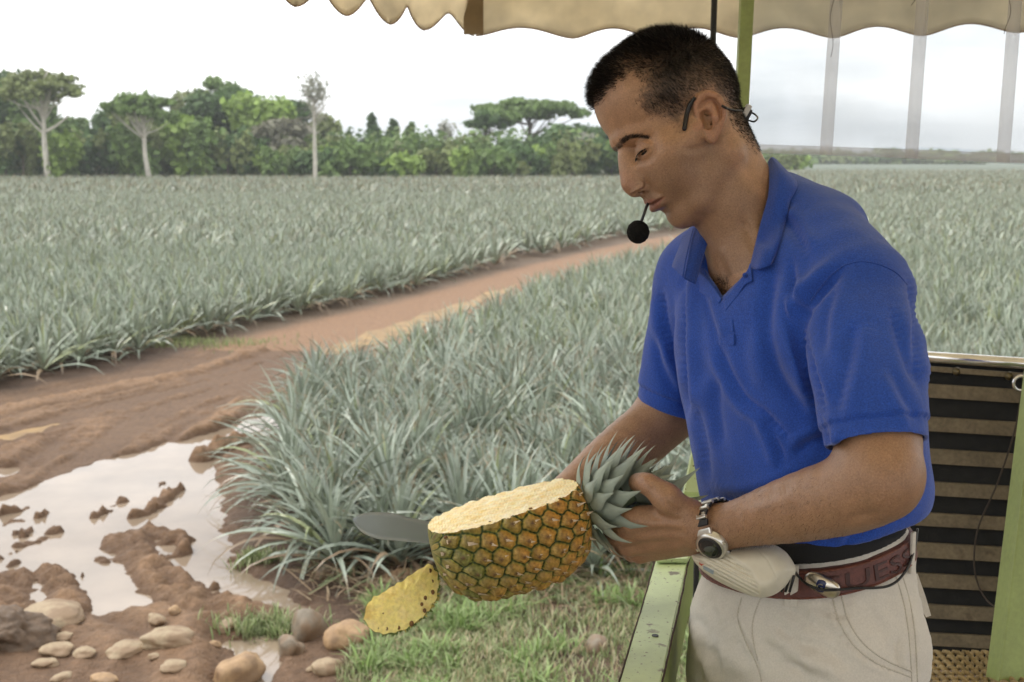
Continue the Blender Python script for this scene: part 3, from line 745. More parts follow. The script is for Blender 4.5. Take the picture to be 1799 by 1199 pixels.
tree(1085, 300, D0+10, 214, 110, 'round', 'mid', 'green tree partly hidden by the forehead of the guide', 6, 0, nl=1800, seed=26)
tree(950, 303, D0+4, 236, 90, 'round', 'dark', 'low dark tree below the large umbrella tree', 5, 0, nl=1500, seed=27)
tree(1028, 302, D0, 232, 34, 'bare', 'grey', 'thin bare grey tree before the dark tree left of the face', 3, 0, bark=M_bark, nl=120, seed=28)
BL = ['rounded', 'low', 'broad', 'leafy', 'shaggy', 'domed', 'dense', 'loose', 'tangled']; BC = {'mid': 'mid green', 'bright': 'yellow green', 'dark': 'dark green', 'olive': 'olive green'}
MARKS = [(-70, 'the broad tree beyond the left edge'), (20, 'the dark tree at the left edge'), (92, 'the pale forked tree'), (150, 'the mid green tree behind the forked trunk'), (205, 'the small dark domed tree'), (262, 'the leaning pale trunk'), (322, 'the light green slim tree'), (392, 'the tallest tufted tree'), (450, 'the bright broad tree'), (505, 'the brownish half bare tree'), (557, 'the thin white trunk'), (616, 'the first small spire'), (665, 'the dark pointed tree'), (724, 'the narrow pointed tree'), (785, 'the thin grey leafless tree'), (855, 'the smaller umbrella tree'), (930, 'the large umbrella tree'), (1000, 'the dense tree left of the face'), (1085, 'the tree behind the forehead'), (1170, 'the neck of the guide')]
seen_ = {}
bk_ = list(BC); r = np.random.RandomState(8)
for i, x in enumerate(np.linspace(-110, 1190, 44)):
    c = bk_[i*7 % 4]; t = r.uniform(236, 266) if x > 560 else r.uniform(198, 255)
    mk = min(MARKS, key=lambda q: abs(q[0]-x)); w_ = 'left of' if x < mk[0]-12 else 'right of' if x > mk[0]+12 else 'in front of'
    lb = '%s %s bush %s %s' % (BL[i % 9], BC[c], w_, mk[1])
    tree(x+r.uniform(-8, 8), 310, D0-6+r.uniform(-3, 6), t, r.uniform(60, 95), 'bush', c, lb, 3, 0, 'bushes at the foot of the tree line', 'bush', nl=760, seed=60+i)
# undergrowth closing the gaps, and the far wood to the right
def belt_wood(name, x0, x1, D, toppy, nclump, seed, col, label, dx=0.):
    r = np.random.RandomState(seed); L_ = []
    for i in range(nclump):
        px = r.uniform(x0, x1); d = D+r.uniform(-4, 8); k = d/FPX; q = wp(px, 278, d); H = CAMZ+(278-toppy-r.uniform(-7, 8))*k
        L_.append(leaf_cloud((q[0], d, H*.5), (r.uniform(2.2, 4.5)*d/180, 2, H*.52), 150, .42*d/180, seed+i, np.array(GREENS[col[i % len(col)]])*r.uniform(.8, 1.2), .3, .2))
    V, F, C = merge(L_); return tag(mesh_obj(name, V, F, M_fol, None, False, cols=np.clip(C, .005, 1)), label, 'wood', kind='stuff')
belt_wood('undergrowth', -180, 1200, D0+4, 232, 190, 500, ['mid', 'dark', 'olive', 'mid'], 'dense undergrowth filling the gaps between the trunks of the tree line')
belt_wood('distant_wood', 1150, 1400, D0+60, 262, 30, 700, ['mid', 'bright', 'olive'], 'low wood right behind the neck of the guide')
belt_wood('distant_wood', 1330, 1720, 420, 270, 46, 800, ['bright', 'mid', 'olive'], 'far low wood seen under the vinyl curtain')
belt_wood('distant_wood', 1650, 2100, 560, 272, 40, 900, ['mid', 'olive'], 'farthest thin line of trees at the right edge')
# hills far behind, the blue of the hazy air painted into their colour
def hills(name, D, h, col_, seed, x0=-.62, x1=.62):
    r = np.random.RandomState(seed); xs = np.linspace(x0*D, x1*D, 140); ridge = h*(.55+.45*vnoise2(xs, xs*0+seed, D*.10, seed, 4)); V = []; F = []
    for i, x in enumerate(xs):
        for j, (q, dy) in enumerate(((0, -D*.05), (.55, -D*.02), (1, 0), (.6, D*.03), (0, D*.08))): V.append((x, D+dy, ridge[i]*q-2))
    for i in range(139):
        for j in range(4): a = i*5+j; F.append((a, a+5, a+6, a+1))
    return tag(mesh_obj(name, np.array(V), F, mat('hazed_hill', col_, rough=.95, spec=0, var=[(.004, .1)])), kind='structure')
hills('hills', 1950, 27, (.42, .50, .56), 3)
# ================================================================== the tour wagon
M_lime = mat('lime_paint', (.50, .60, .30), rough=.42, spec=.5, var=[(6, .08), (70, .05), (26, .85, (.10, .055, .03), .61, .66), (170, .85, (.09, .05, .03), .64, .68)], bumps=((60, .12, .002), (400, .1, .0006)))
M_rust = mat('rust_edge', (.060, .032, .022), rough=.9, var=(120, .5), bumps=((300, .6, .002),))
M_olive = mat('olive_paint', (.25, .31, .095), rough=.45, var=[(8, .12), (120, .08)], bumps=((90, .12, .002),))
M_black = mat('black_paint', (.012, .013, .013), rough=.5, var=(60, .3))
M_canvas = mat('canopy_canvas', (.80, .73, .585), rough=.9, spec=.15, var=[(3.5, .16), (14, .10), (2.2, .35, (.30, .22, .12), .60, .75)], bumps=((500, .25, .001), (9, .25, .01)), transl=.60)
M_hem = mat('canvas_hem', (.26, .16, .08), rough=.9, var=(90, .3))
def vinyl(m, N, L, b, out, src, tc):
    t = N.new('ShaderNodeBsdfTransparent'); t.inputs[0].default_value = (.80, .83, .855, 1)
    d = N.new('ShaderNodeBsdfTranslucent'); d.inputs[0].default_value = (.78, .80, .83, 1)
    g = N.new('ShaderNodeBsdfGlossy'); g.inputs['Roughness'].default_value = .15
    ms = N.new('ShaderNodeMixShader'); ms.inputs[0].default_value = .20
    mg = N.new('ShaderNodeMixShader'); mg.inputs[0].default_value = .05
    nz = N.new('ShaderNodeTexNoise'); nz.inputs['Scale'].default_value = 3.5; L.new(tc.outputs['Object'], nz.inputs['Vector'])
    mp = N.new('ShaderNodeMapRange'); mp.inputs[1].default_value = .3; mp.inputs[2].default_value = .7; mp.inputs[3].default_value = .14; mp.inputs[4].default_value = .24
    L.new(nz.outputs['Fac'], mp.inputs[0]); L.new(mp.outputs[0], ms.inputs[0])
    L.new(t.outputs[0], ms.inputs[1]); L.new(d.outputs[0], ms.inputs[2]); L.new(ms.outputs[0], mg.inputs[1]); L.new(g.outputs[0], mg.inputs[2]); L.new(mg.outputs[0], out.inputs[0])
M_vinyl = mat('clear_vinyl', extra=vinyl)
def strapx(m, N, L, b, out, src, tc):
    t = N.new('ShaderNodeBsdfTransparent'); ms = N.new('ShaderNodeMixShader'); ms.inputs[0].default_value = .34
    d = N.new('ShaderNodeBsdfTranslucent'); d.inputs[0].default_value = (.80, .78, .79, 1)
    m2 = N.new('ShaderNodeMixShader'); m2.inputs[0].default_value = .75
    L.new(b.outputs[0], m2.inputs[1]); L.new(d.outputs[0], m2.inputs[2]); L.new(t.outputs[0], ms.inputs[1]); L.new(m2.outputs[0], ms.inputs[2]); L.new(ms.outputs[0], out.inputs[0])
M_strap = mat('vinyl_strap', (.62, .58, .58), rough=.7, extra=strapx)
FLOORZ = 1.0
# floor
M_floor = mat('floor_paint', (.075, .07, .05), rough=.75, var=[(5, .3), (60, .3)], bumps=((80, .4, .004),))

# ---- side rail with its flanges (the guide stands behind it)
rail = empty('side_rail', gp(1190, 1199, 1.0), 'lime green steel side rail with rusted edges in front of the guide', 'rail')
RZ = 1.965                                   # height of the top face
def rq(px, py): return gp(px, py, RZ)
# top face corners read from the picture on the plane z = RZ
A0, A1 = rq(1050, 1330), rq(1152, 985); B0, B1 = rq(1133, 1330), rq(1209, 985)
def ext(a, b, t): return a+(b-a)*t
A1e, B1e = ext(A0, A1, 1.28), ext(B0, B1, 1.28); A0e, B0e = ext(A0, A1, -.5), ext(B0, B1, -.5)
def prism(name, poly_top, th, m_, parent, smooth=False, bev=.002):
    bm = bmesh.new(); vs = [bm.verts.new(tuple(p)) for p in poly_top]; f = bm.faces.new(vs)
    r = bmesh.ops.extrude_face_region(bm, geom=[f])
    for v in [g for g in r['geom'] if isinstance(g, bmesh.types.BMVert)]: v.co.z -= th
    bmesh.ops.recalc_face_normals(bm, faces=list(bm.faces))
    if bev: bmesh.ops.bevel(bm, geom=list(bm.edges), offset=bev, segments=2, affect='EDGES')
    me = bpy.data.meshes.new(name); bm.to_mesh(me); bm.free(); me.materials.append(m_)
    o = bpy.data.objects.new(name, me); SC.collection.objects.link(o); put_under(o, parent); return o
prism('top_plate', [A0e, A1e, B1e, B0e], .006, M_lime, rail)
def face_plate(name, a, b, z0, z1, m_, parent, th=.004):
    """vertical sheet from a to b between heights"""
    a = np.array(a); b = np.array(b); t = b-a; t[2] = 0; L = np.linalg.norm(t); t /= L; n = np.cross(t, (0, 0, 1))
    m = MB(); m.box((a+b)/2*(1, 1, 0)+np.array((0, 0, (z0+z1)/2)), (L, th, z1-z0), np.stack((t, n, (0, 0, 1)), 1), .001)
    return m.build(name, m_, parent)
face_plate('inner_web', B0e+(-.004, 0, 0), B1e+(-.004, 0, 0), RZ-.11, RZ-.008, M_olive, rail)
face_plate('outer_web', A0e+(.004, 0, 0), A1e+(.004, 0, 0), RZ-.11, RZ-.008, M_olive, rail)
for a, b, dx in ((A0e, A1e, -.001), (B0e, B1e, .001)):
    m = MB(); P = spline([a+(b-a)*t for t in np.linspace(0, 1, 60)], 160)
    P[:, 2] = RZ-.0025; P[:, 0] += dx+.0012*vnoise2(P[:, 1], P[:, 0]*0, .05, 7, 4)
    m.tube(P, .0013, 5); m.build('rusted_edge', M_rust, rail)
m = MB(); lo_ = gp(1190, 1115, RZ+.0005); lo_ = gp(1151, 1117, RZ+.0005)
m.tube([lo_-(0, 0, .002), lo_+(0, 0, .0006)], .0042, 16); m.build('hole_disc', M_black, rail)  # solid black disc, paints the dark inside of a bolt hole
# second rail below and the stanchion that carries the corner
lower = MB()
d_ = (B1e-B0e)/np.linalg.norm(B1e-B0e)
lower.box((B0e+B1e)/2+np.array((.030, 0, -.30)), (.03, np.linalg.norm(B1e-B0e)*1.2, .05), np.stack((np.cross(d_, (0, 0, 1)), d_, (0, 0, 1)), 1), .004)
lower.build('lower_tube', M_olive, rail)
for t in (.08, .5, .95):
    m = MB(); c = ext(B0e, B1e, t)+np.array((.02, 0, 0)); m.box((c[0], c[1], (RZ-.11+1.0)/2), (.035, .035, RZ-.11-1.0), None, .004); m.build('upright', M_olive, rail)
# raised end panel of the rail
end = MB()
q0, q1 = wp(1203, 864, 2.06), wp(1262, 868, 2.06); q2, q3 = wp(1236, 700, 2.12), wp(1290, 700, 2.12)
V = np.array([q0, q1, q3, q2]); nrm = np.cross(V[1]-V[0], V[3]-V[0]); nrm /= np.linalg.norm(nrm)
end.add(list(V)+list(V-nrm*.03*np.sign(nrm[1])*-1), [(0,1,2,3),(7,6,5,4),(0,4,5,1),(1,5,6,2),(2,6,7,3),(3,7,4,0)]); end.build('end_plate', M_lime, rail)
prism('lap_plate', [rq(1151, 992)+(0, 0, .008), rq(1197, 872)+(0, 0, .008), rq(1262, 872)+(0, 0, .008), rq(1209, 992)+(0, 0, .008)], .006, M_lime, rail)

# ---- posts
PZ = 3.06
def post(name, px_top, px_low, d, w, m_, label, y_low=200, extra_z=0.):
    a = wp(px_top, 0, d); c = wp(px_low, y_low, d)
    dx = (a[0]-c[0])/(a[2]-c[2])
    top = np.array((a[0]+dx*(PZ-a[2]), a[1], PZ)); bot = np.array((c[0]+dx*(FLOORZ-c[2]), a[1], FLOORZ))
    o = empty(name, bot, label, 'post')
    m = MB(); beam(m, bot, top, w, w, up=(0, 1, 0), bev=.003); m.build('tube', m_, o)
    m = MB(); m.box(bot+np.array((0, 0, .006)), (w*2.2, w*2.2, .010), None, .002); m.build('base_plate', m_, o)
    for sx in (-1, 1):
        for sy in (-1, 1):
            m = MB(); m.tube([bot+np.array((sx*w*.8, sy*w*.8, .012)), bot+np.array((sx*w*.8, sy*w*.8, .020))], .006, 6); m.build('bolt', M_black, o)
    return o
post('canopy_post', 1312, 1307, 2.35, .0245, M_olive, 'square green canopy post rising behind the head of the guide')
post('canopy_post', 1255, 1253, 2.75, .0125, M_black, 'thin black pole rising just left of the square green canopy post')
gpst = empty('corner_post', wp(1765, 1199, 2.0)*np.array((1, 1, 0))+np.array((0, 0, 1.0)), 'wide olive green post leaning at the right edge beside the slatted panel', 'post')
m = MB(); a, b = wp(1763, 1260, 2.02), wp(1838, 640, 2.12); beam(m, a, b, .052, .05, up=(0, 1, 0), bev=.004); m.build('front_tube', M_olive, gpst)
m = MB(); a, b = wp(1800, 1262, 2.05), wp(1895, 650, 2.15); beam(m, a, b, .034, .045, up=(0, 1, 0), bev=.004); m.build('rear_tube', M_olive, gpst)

# ---- canopy
def low_pt(px, py, d): return wp(px, py, d)
cz = []
side = [(330, -52, 2.36), (424, -18, 2.53), (515, 12, 2.71), (607, 28, 2.92), (688, 43, 3.10), (748, 53, 3.24), (835, 63, 3.40)]
endv = [(835, 63, 3.40), (1008, 68, 3.32), (1150, 66, 3.27), (1298, 66, 3.20), (1465, 67, 3.12), (1622, 63, 3.04), (1790, 57, 2.96), (1960, 52, 2.88), (2130, 48, 2.80), (2310, 44, 2.72), (2500, 40, 2.64), (2700, 35, 2.56)]
canopy = empty('canopy', wp(1312, 0, 2.35)*np.array((1, 1, 0))+np.array((0, 0, 2.8)), 'beige canvas canopy with a scalloped hanging edge over the wagon', 'canopy')
def valance(name, lows, top_z, parent, amp=.050):
    W_ = np.array([wp(*q) for q in lows]); cols_ = []
    for i in range(len(W_)-1):
        a, b = W_[i], W_[i+1]
        for k in range(18):
            t = k/18; p = a*(1-t)+b*t
            up_ = amp*(.5-.5*math.cos(2*math.pi*t))**.85
            n_ = np.cross(b-a, (0, 0, 1.)); n_ /= np.linalg.norm(n_)
            cols_.append((p+np.array((0, 0, up_)), n_, t, i))
    cols_.append((W_[-1], n_, 0, len(W_)))
    V = []; R_ = 12; n = len(cols_)
    for p, n_, t, i in cols_:
        for r in range(R_):
            z = p[2]+(top_z-p[2])*r/(R_-1)
            off = .010*math.sin(2*math.pi*t)*(1-r/(R_-1))+.006*math.sin(p[0]*9+r*.5)
            V.append((p[0]+n_[0]*off, p[1]+n_[1]*off, z))
    k = len(V); V2 = V+[(v[0]+.0012, v[1]+.0015, v[2]) for v in V]
    F = []
    for c in range(n-1):
        for r in range(R_-1):
            a = c*R_+r; F += [(a, a+R_, a+R_+1, a+1), (k+a, k+a+1, k+a+R_+1, k+a+R_)]
        a = c*R_; F.append((a, a+k, a+R_+k, a+R_))
    o = mesh_obj(name, np.array(V2), F, M_canvas, parent)
    m = MB(); m.tube(np.array([V[c*R_] for c in range(n)]), .0017, 6); m.build('hem', M_hem, o, smooth=True)
    return o
valance('valance', side, 3.05, canopy)
valance('valance', endv, 3.04, canopy, .024)
# corner seam flap where the two valances meet
m = MB(); c = wp(822, 30, 3.36); czl = wp(835, 63, 3.40); beam(m, (czl[0]-.004, czl[1]-.022, czl[2]+.001), (czl[0]-.004, czl[1]-.022, 3.05), .052, .008, up=(0, 1, 0), bev=.002); m.build('corner_flap', mat('canvas_flap', (.30, .22, .12), rough=.9, var=[(12, .2)], transl=.25), canopy)
# roof sheet: gently bellied between bows
Cc = wp(835, 63, 3.40); Lc = np.array((-2.35, -1.2, 0)); Rr = wp(2700, 35, 2.56); Rn = np.array((3.2, -1.2, 0))
g = []; n = 34
for i in range(n):
    for j in range(n):
        s_, t = i/(n-1), j/(n-1)
        p = (Cc*(1-s_)+Rr*s_)*(1-t)+(Lc*(1-s_)+Rn*s_)*t
        g.append((p[0], p[1], 3.045+.10*math.sin(math.pi*s_)+.05*math.sin(math.pi*t)-.012*math.cos(t*8*math.pi)))
V = np.array(g); k = len(V); F = []
for i in range(n-1):
    for j in range(n-1):
        a = i*n+j; F += [(a, a+1, a+n+1, a+n), (k+a, k+a+n, k+a+n+1, k+a+1)]
mesh_obj('roof_sheet', np.vstack((V, V+(0, 0, .004))), F, M_canvas, canopy)
for t in (0.02, .33, .66, .98):
    a = Cc*(1-t)+Lc*t; b = Rr*(1-t)+Rn*t
    m = MB(); P = [np.array((a[0]*(1-s_)+b[0]*s_, a[1]*(1-s_)+b[1]*s_, 3.02+.10*math.sin(math.pi*s_)+.05*math.sin(math.pi*t)-.02)) for s_ in np.linspace(0.01, .99, 16)]
    m.tube(P, .013, 8); m.build('bow', M_olive, canopy, smooth=True)

# ---- clear vinyl curtain with straps
cur = empty('vinyl_curtain', wp(1320, 270, 2.42), 'clear vinyl roll-down curtain with vertical straps hanging at the right', 'curtain')
ct = [(1318, -60, 2.44), (1480, -62, 2.36), (1640, -66, 2.28), (1800, -70, 2.20), (2000, -76, 2.10), (2230, -84, 2.02)]
cb_ = [(1318, 270, 2.44), (1460, 275, 2.37), (1612, 281, 2.29), (1764, 288, 2.215), (1960, 297, 2.12), (2185, 307, 2.04)]
T_ = spline([wp(*q) for q in ct], 60); B_ = spline([wp(*q) for q in cb_], 60)
V = []; R_ = 14
for i in range(60):
    for r in range(R_):
        t = r/(R_-1); p = B_[i]*(1-t)+T_[i]*t; o_ = .004*math.sin(i*.55)*(1-t*.6)+.003*math.sin(i*.23+r*.6)
        V.append((p[0], p[1]+o_, p[2]))
F = [(c*R_+r, (c+1)*R_+r, (c+1)*R_+r+1, c*R_+r+1) for c in range(59) for r in range(R_-1)]
Vv_ = np.array(V)
mesh_obj('sheet', Vv_, F, M_vinyl, cur)
def ribbon(P, w, name, m_, parent, up=(0, 0, 1), th=.0008, nrm=(0, -1, 0)):
    P = np.array(P); T = np.gradient(P, axis=0); T /= np.linalg.norm(T, axis=1)[:, None]; n_ = np.array(nrm, float)
    S = np.cross(T, n_); S /= np.linalg.norm(S, axis=1)[:, None]
    V = np.concatenate((P-S*w/2, P+S*w/2, P-S*w/2-n_*th, P+S*w/2-n_*th)); k = len(P)
    F = [(i, i+1, i+1+k, i+k) for i in range(k-1)]+[(2*k+i, 3*k+i, 3*k+i+1, 2*k+i+1) for i in range(k-1)]+[(i, i+2*k, i+1+2*k, i+1) for i in range(k-1)]+[(k+i, k+i+1, 3*k+i+1, 3*k+i) for i in range(k-1)]
    return mesh_obj(name, V, F, m_, parent)
ribbon(B_+(0, -.003, .010), .016, 'bottom_hem', M_strap, cur)
for xt, xb, d in ((1474, 1451, 2.37), (1626, 1601, 2.29), (1789, 1762, 2.21), (1960, 1925, 2.13), (2140, 2098, 2.055)):
    ribbon([wp(xt*(1-t)+xb*t, -60*(1-t)+(272+(xb-1451)*.045)*t, d-.006) for t in np.linspace(0, 1, 14)], .0235, 'strap', M_strap, cur)
M_cord = mat('dark_cord', (.05, .045, .04), rough=.8)
for i, (x, d) in enumerate(((1468, 2.36), (1613, 2.28), (1778, 2.20))):
    m = MB(); m.tube([wp(x-10*t+4*math.sin(t*9+i), -50+(150 if i == 0 else 60 if i == 1 else 110)*t, d-.012) for t in np.linspace(0, 1, 24)], .0006, 5); m.build('cord', M_cord, cur)

# ---- slatted panel with chrome top rail
pan = empty('slatted_panel', wp(1690, 1170, 2.3)*np.array((1, 1, 0))+np.array((0, 0, 1.0)), 'dark panel striped with tan slats under a chrome edge behind the guide', 'panel')
M_dark = mat('black_backing', (.010, .010, .009), rough=.85, var=(40, .3), bumps=((120, .4, .003),))  # near-black sheet showing between the slats
M_slat = mat('worn_slat', (.150, .118, .072), rough=.75, var=[(16, .22), (140, .2), (30, .5, (.05, .035, .02), .62, .72)], bumps=((90, .3, .002),))
M_chrome = mat('chrome', (.75, .74, .72), rough=.22, metal=1, var=(30, .1))
def pq(px, py, dz=0.):
    """point on the panel's plane"""
    d = 2.42-(px-1600)*.0006+(py-640)*.00002
    return wp(px, py, d-dz)
def quadbox(q, th, name, m_, parent, bev=.002):
    V = np.array(q); n_ = np.cross(V[1]-V[0], V[3]-V[0]); n_ /= np.linalg.norm(n_); n_ = n_ if n_[1] > 0 else -n_
    m = MB(); m.add(list(V)+list(V+n_*th), [(0,1,2,3),(7,6,5,4),(0,4,5,1),(1,5,6,2),(2,6,7,3),(3,7,4,0)]); return m.build(name, m_, parent)
quadbox([pq(1500, 628), pq(1880, 655), pq(1820, 1195), pq(1500, 1150)], .02, 'backing', M_dark, pan)
rows = [(672, 696), (730, 755), (786, 812), (844, 868), (899, 922), (952, 978), (1006, 1030), (1060, 1084), (1110, 1132)]
for a, b in rows:
    sl = .072-.00002*(a-600)
    quadbox([pq(1500, a-120*sl+3, .012), pq(1860, a+240*sl, .012), pq(1860, b+240*sl, .012), pq(1500, b-120*sl+3, .012)], .010, 'slat', M_slat, pan)
m = MB(); m.tube([pq(1480, 617, .01), pq(1900, 646, .01)], .0105, 14); m.build('top_rail', M_chrome, pan, True)
quadbox([pq(1500, 634, .014), pq(1880, 662, .014), pq(1880, 671, .014), pq(1500, 643, .014)], .012, 'trim_strip', M_slat, pan)
for x, y in ((1681, 653), (1773, 661)):
    m = MB(); c = pq(x, y, .016); m.tube([c, c+(0, -.005, 0)], [.0085, .006], 14); m.tube([c+(0, -.005, 0), c+(0, -.008, 0)], [.006, .002], 14); m.build('rivet', mat('rivet', (.16, .13, .07), rough=.4, metal=.7) if 'rivet' not in bpy.data.materials else bpy.data.materials['rivet'], pan, True)
m = MB(); c = pq(1792, 673, .02); an = np.linspace(0, 2*math.pi, 20)
m.tube([c+np.array((.013*math.cos(a), -.004, .013*math.sin(a))) for a in an], .0035, 6, cap=False); m.build('hook_ring', M_chrome, pan, True)
cable = MB(); cable.tube(spline([pq(1795, 690, .03), pq(1782, 760, .03), pq(1752, 850, .03), pq(1718, 930, .03), pq(1712, 1000, .03), pq(1730, 1050, .04), pq(1765, 1072, .25), pq(1850, 1080, .30)], 60), .0016, 6)
tag(cable.build('cable', mat('brown_cable', (.045, .032, .022), rough=.7), None, True), 'thin dark cable drooping across the striped panel to the green post', 'cable')
# rope netting below the panel
net = MB(); rs_ = random.Random(4)
for k in range(16):
    for y in range(12):
        x0, y0 = 1590+k*17+(y % 2)*8, 1146+y*9
        c = wp(x0, y0, 2.20-(y0-1146)*.0035+.02*math.sin(k)); e = wp(x0+14, y0+9, 2.20-(y0-1137)*.0035+.02*math.sin(k+1)); f_ = wp(x0-4, y0+9, 2.20-(y0-1137)*.0035)
        net.tube([c, (c+e)/2+(0, 0, .004), e], .0045, 5); net.tube([c, f_], .0040, 5)
tag(net.build('rope_net', mat('old_rope', (.30, .22, .10), rough=.9, var=(60, .35)), None, True), 'frayed tan rope netting on the wagon floor below the striped panel', 'rope net')
fl = MB(); fl.box((1.1, 1.5, .96), (2.3, 4.2, .08), None, .004)
tag(fl.build('wagon_floor', M_floor), kind='structure')
tag(bpy.data.objects['wagon_floor'], 'dark worn deck of the wagon under the feet of the guide', 'floor')
BODY_H=.0016;SHIRT_H=.0027;PANT_H=.0028;HAIR_N=40000;STUB_N=4000
# ================================================================== the guide
# head-local frame: u forwards (face), v up, w towards his left side (near the camera); metres from ear axis
HPSI = RAD(13)
_f0 = np.array((-.866, -.5, 0)); _u0 = np.array((-.5, .866, 0)); _s0 = np.array((0, 0, -1.))
HF = math.cos(HPSI)*_f0+math.sin(HPSI)*_s0
HU = _u0
HS = math.cos(HPSI)*_s0-math.sin(HPSI)*_f0
HO = pp(1237, 215, 1.6)
HR = np.stack((HF, HU, HS), 1)             # columns
def h2c(L): return HO+np.asarray(L, float) @ HR.T
def c2h(C): return (np.asarray(C)-HO.astype(np.float32)) @ HR.astype(np.float32)
def limb(C, pts, rs, n=12, k=.003):
    return chain(C, list(spline(pts, n)), list(spline([[r] for r in rs], n)[:, 0]), k)
mm = lambda *a: tuple(v*.001 for v in a)

def head_sdf(C):
    Q = c2h(C)
    A = Q.copy(); A[:, 2] = np.abs(A[:, 2])        # mirrored
    w = A[:, 2]
    d = ell(A, mm(26, 55, 0), mm(82, 76, 73))
    d = smin(d, ell(A, mm(2, 36, 0), mm(56, 60, 68)), .02)
    d = smin(d, ell(A, mm(67, 62, 0), mm(47, 58, 56)), .02)                     # forehead
    d = smin(d, ell(A, mm(62, -14, 0), mm(43, 52, 56)), .02)                     # mid face
    d = smin(d, ell(A, mm(54, -48, 0), mm(42, 42, 48)), .018)                     # lower face
    d = smin(d, ell(A, mm(20, -14, 0), mm(56, 44, 61)), .02)
    d = smin(d, chain(A, [mm(84, -84, 0), mm(70, -80, 24), mm(14, -48, 49), mm(8, -8, 56)], [.0175, .016, .014, .012], .012), .014)
    d = smin(d, ell(A, mm(86, -84, 0), mm(17, 18, 21)), .012)                     # chin
    d = smin(d, chain(A, [mm(92, -14, 34), mm(76, -13, 47), mm(45, -6, 58)], [.009, .011, .008], .02), .024)   # cheekbone
    d = smin(d, ell(A, mm(82, -34, 34), mm(18, 26, 17)), .02)                    # cheek
    d = smin(d, cone(A, mm(101, -10, 19), mm(97, -38, 24), .011, .012), .016)
    # eye socket, brow
    d = smax(d, -ell(A, mm(115, 8, 25), mm(13, 11.5, 16)), .012)
    d = smin(d, chain(A, [mm(109, 31, 0), mm(106, 30, 14), mm(98, 28, 29), mm(82, 22, 44)], [.010, .0095, .0085, .007], .006), .009)
    # eyeball with lids
    d = smax(d, -ell(A, mm(108, 2, 42), mm(11, 9, 12)), .012)
    eb = ell(A, mm(96.5, 3, 29), mm(13.4, 13.2, 16.0))
    d = smin(d, eb, .004)
    # nose
    n = chain(A, list(spline([mm(110, 16, 0), mm(115.8, 4, 0), mm(121.2, -9, 0), mm(125.2, -21.5, 0), mm(124.6, -26.5, 0)], 14)), list(np.interp(np.linspace(0, 4, 14), range(5), [.0065, .0062, .0066, .0073, .0080])), .008)
    n = smin(n, chain(A, [mm(106, 8, 3), mm(112, -12, 7), mm(114, -27, 8.5)], [.0085, .0098, .0105], .006), .010)
    n = smin(n, ell(A, mm(117, -31.5, 11.0), mm(11, 7.6, 6.6)), .008)               # wing
    n = smin(n, cone(A, mm(128, -34, 0), mm(113, -41, 0), .0052, .0065), .004)      # columella
    d = smin(d, n, .007)
    d = smax(d, -cone(A, mm(123, -41.5, 8.2), mm(115, -33, 10), .0044, .003), .0018)  # nostril
    d = smax(d, -chain(A, [mm(114, -22.5, 15.5), mm(108.5, -26, 18.5), mm(106, -33, 19), mm(109, -39, 16.5)], [.0006, .0013, .0015, .0008], .001), .0035)
    # mouth
    d = smin(d, ell(A, mm(95, -54, 0), mm(22.5, 20, 26)), .012)
    up = chain(A, [mm(114.3, -51.5, 0), mm(113.2, -51.4, 7), mm(110.5, -52.8, 14), mm(106.5, -55.6, 21)], [.0052, .0050, .0040, .0022], .004)
    lw = chain(A, [mm(111.3, -63.0, 0), mm(110.4, -62.8, 8), mm(108.2, -61.2, 15), mm(105.5, -58.8, 20)], [.0064, .0060, .0046, .0022], .004)
    d = smin(d, up, .0035); d = smin(d, lw, .003)
    d = smax(d, -chain(A, [mm(119, -57.0, 0), mm(117, -57.0, 8), mm(114, -57.0, 14), mm(108.5, -57.4, 23)], [.0016, .0016, .0016, .0012], .001), .0014)
    d = smax(d, -cone(A, mm(122, -43, 0), mm(120.5, -48, 0), .0018, .0022), .0035)   # philtrum
    d = smax(d, -ell(A, mm(110, -72.5, 0), mm(8, 4.0, 15)), .008)                       # crease above the chin
    # lid slit and crease
    d = smax(d, -chain(A, [mm(105, -2.2, 16), mm(109.8, -3.6, 23), mm(110.0, -1.8, 30), mm(107.0, -.6, 37), mm(101.5, .2, 43), mm(97.5, -.5, 46)], [.0008, .0018, .0024, .0026, .0022, .0008], .001), .0009)
    d = smax(d, -chain(A, [mm(108, 8.5, 18), mm(110.6, 9.4, 25), mm(109.2, 9.8, 34), mm(103, 8.0, 43)], [.0010, .0013, .0013, .0008], .001), .0030)
    # temple hollow
    d = smax(d, -ell(A, mm(72, 22, 76), mm(22, 20, 14)), .016)
    # ear (own frame: back b, up e, out o)
    eb_ = np.array((-.96, -.28, .10)); eb_ = eb_/np.linalg.norm(eb_); eu = np.array((-.28, .96, .06)); eu = eu/np.linalg.norm(eu)
    eo = np.cross(eb_, eu); eo = eo/np.linalg.norm(eo)*(1 if np.cross(eb_, eu)[2] > 0 else -1)
    eb_ = eb_*.955+eo*.30; eb_ /= np.linalg.norm(eb_); eo = np.cross(eb_, eu); eo *= (1 if eo[2] > 0 else -1)
    ER = np.stack((eb_, eu, eo), 1).astype(np.float32)
    E = (A-np.array(mm(25, -4, 70), np.float32)) @ ER / np.float32(.9)
    x, y, z = E[:, 0], E[:, 1], E[:, 2]
    pin = ell(E, mm(3, 6, 1), mm(18, 26, 4.2))
    pin = smin(pin, ell(E, mm(-3, -22, 0), mm(9, 12, 4)), .006)
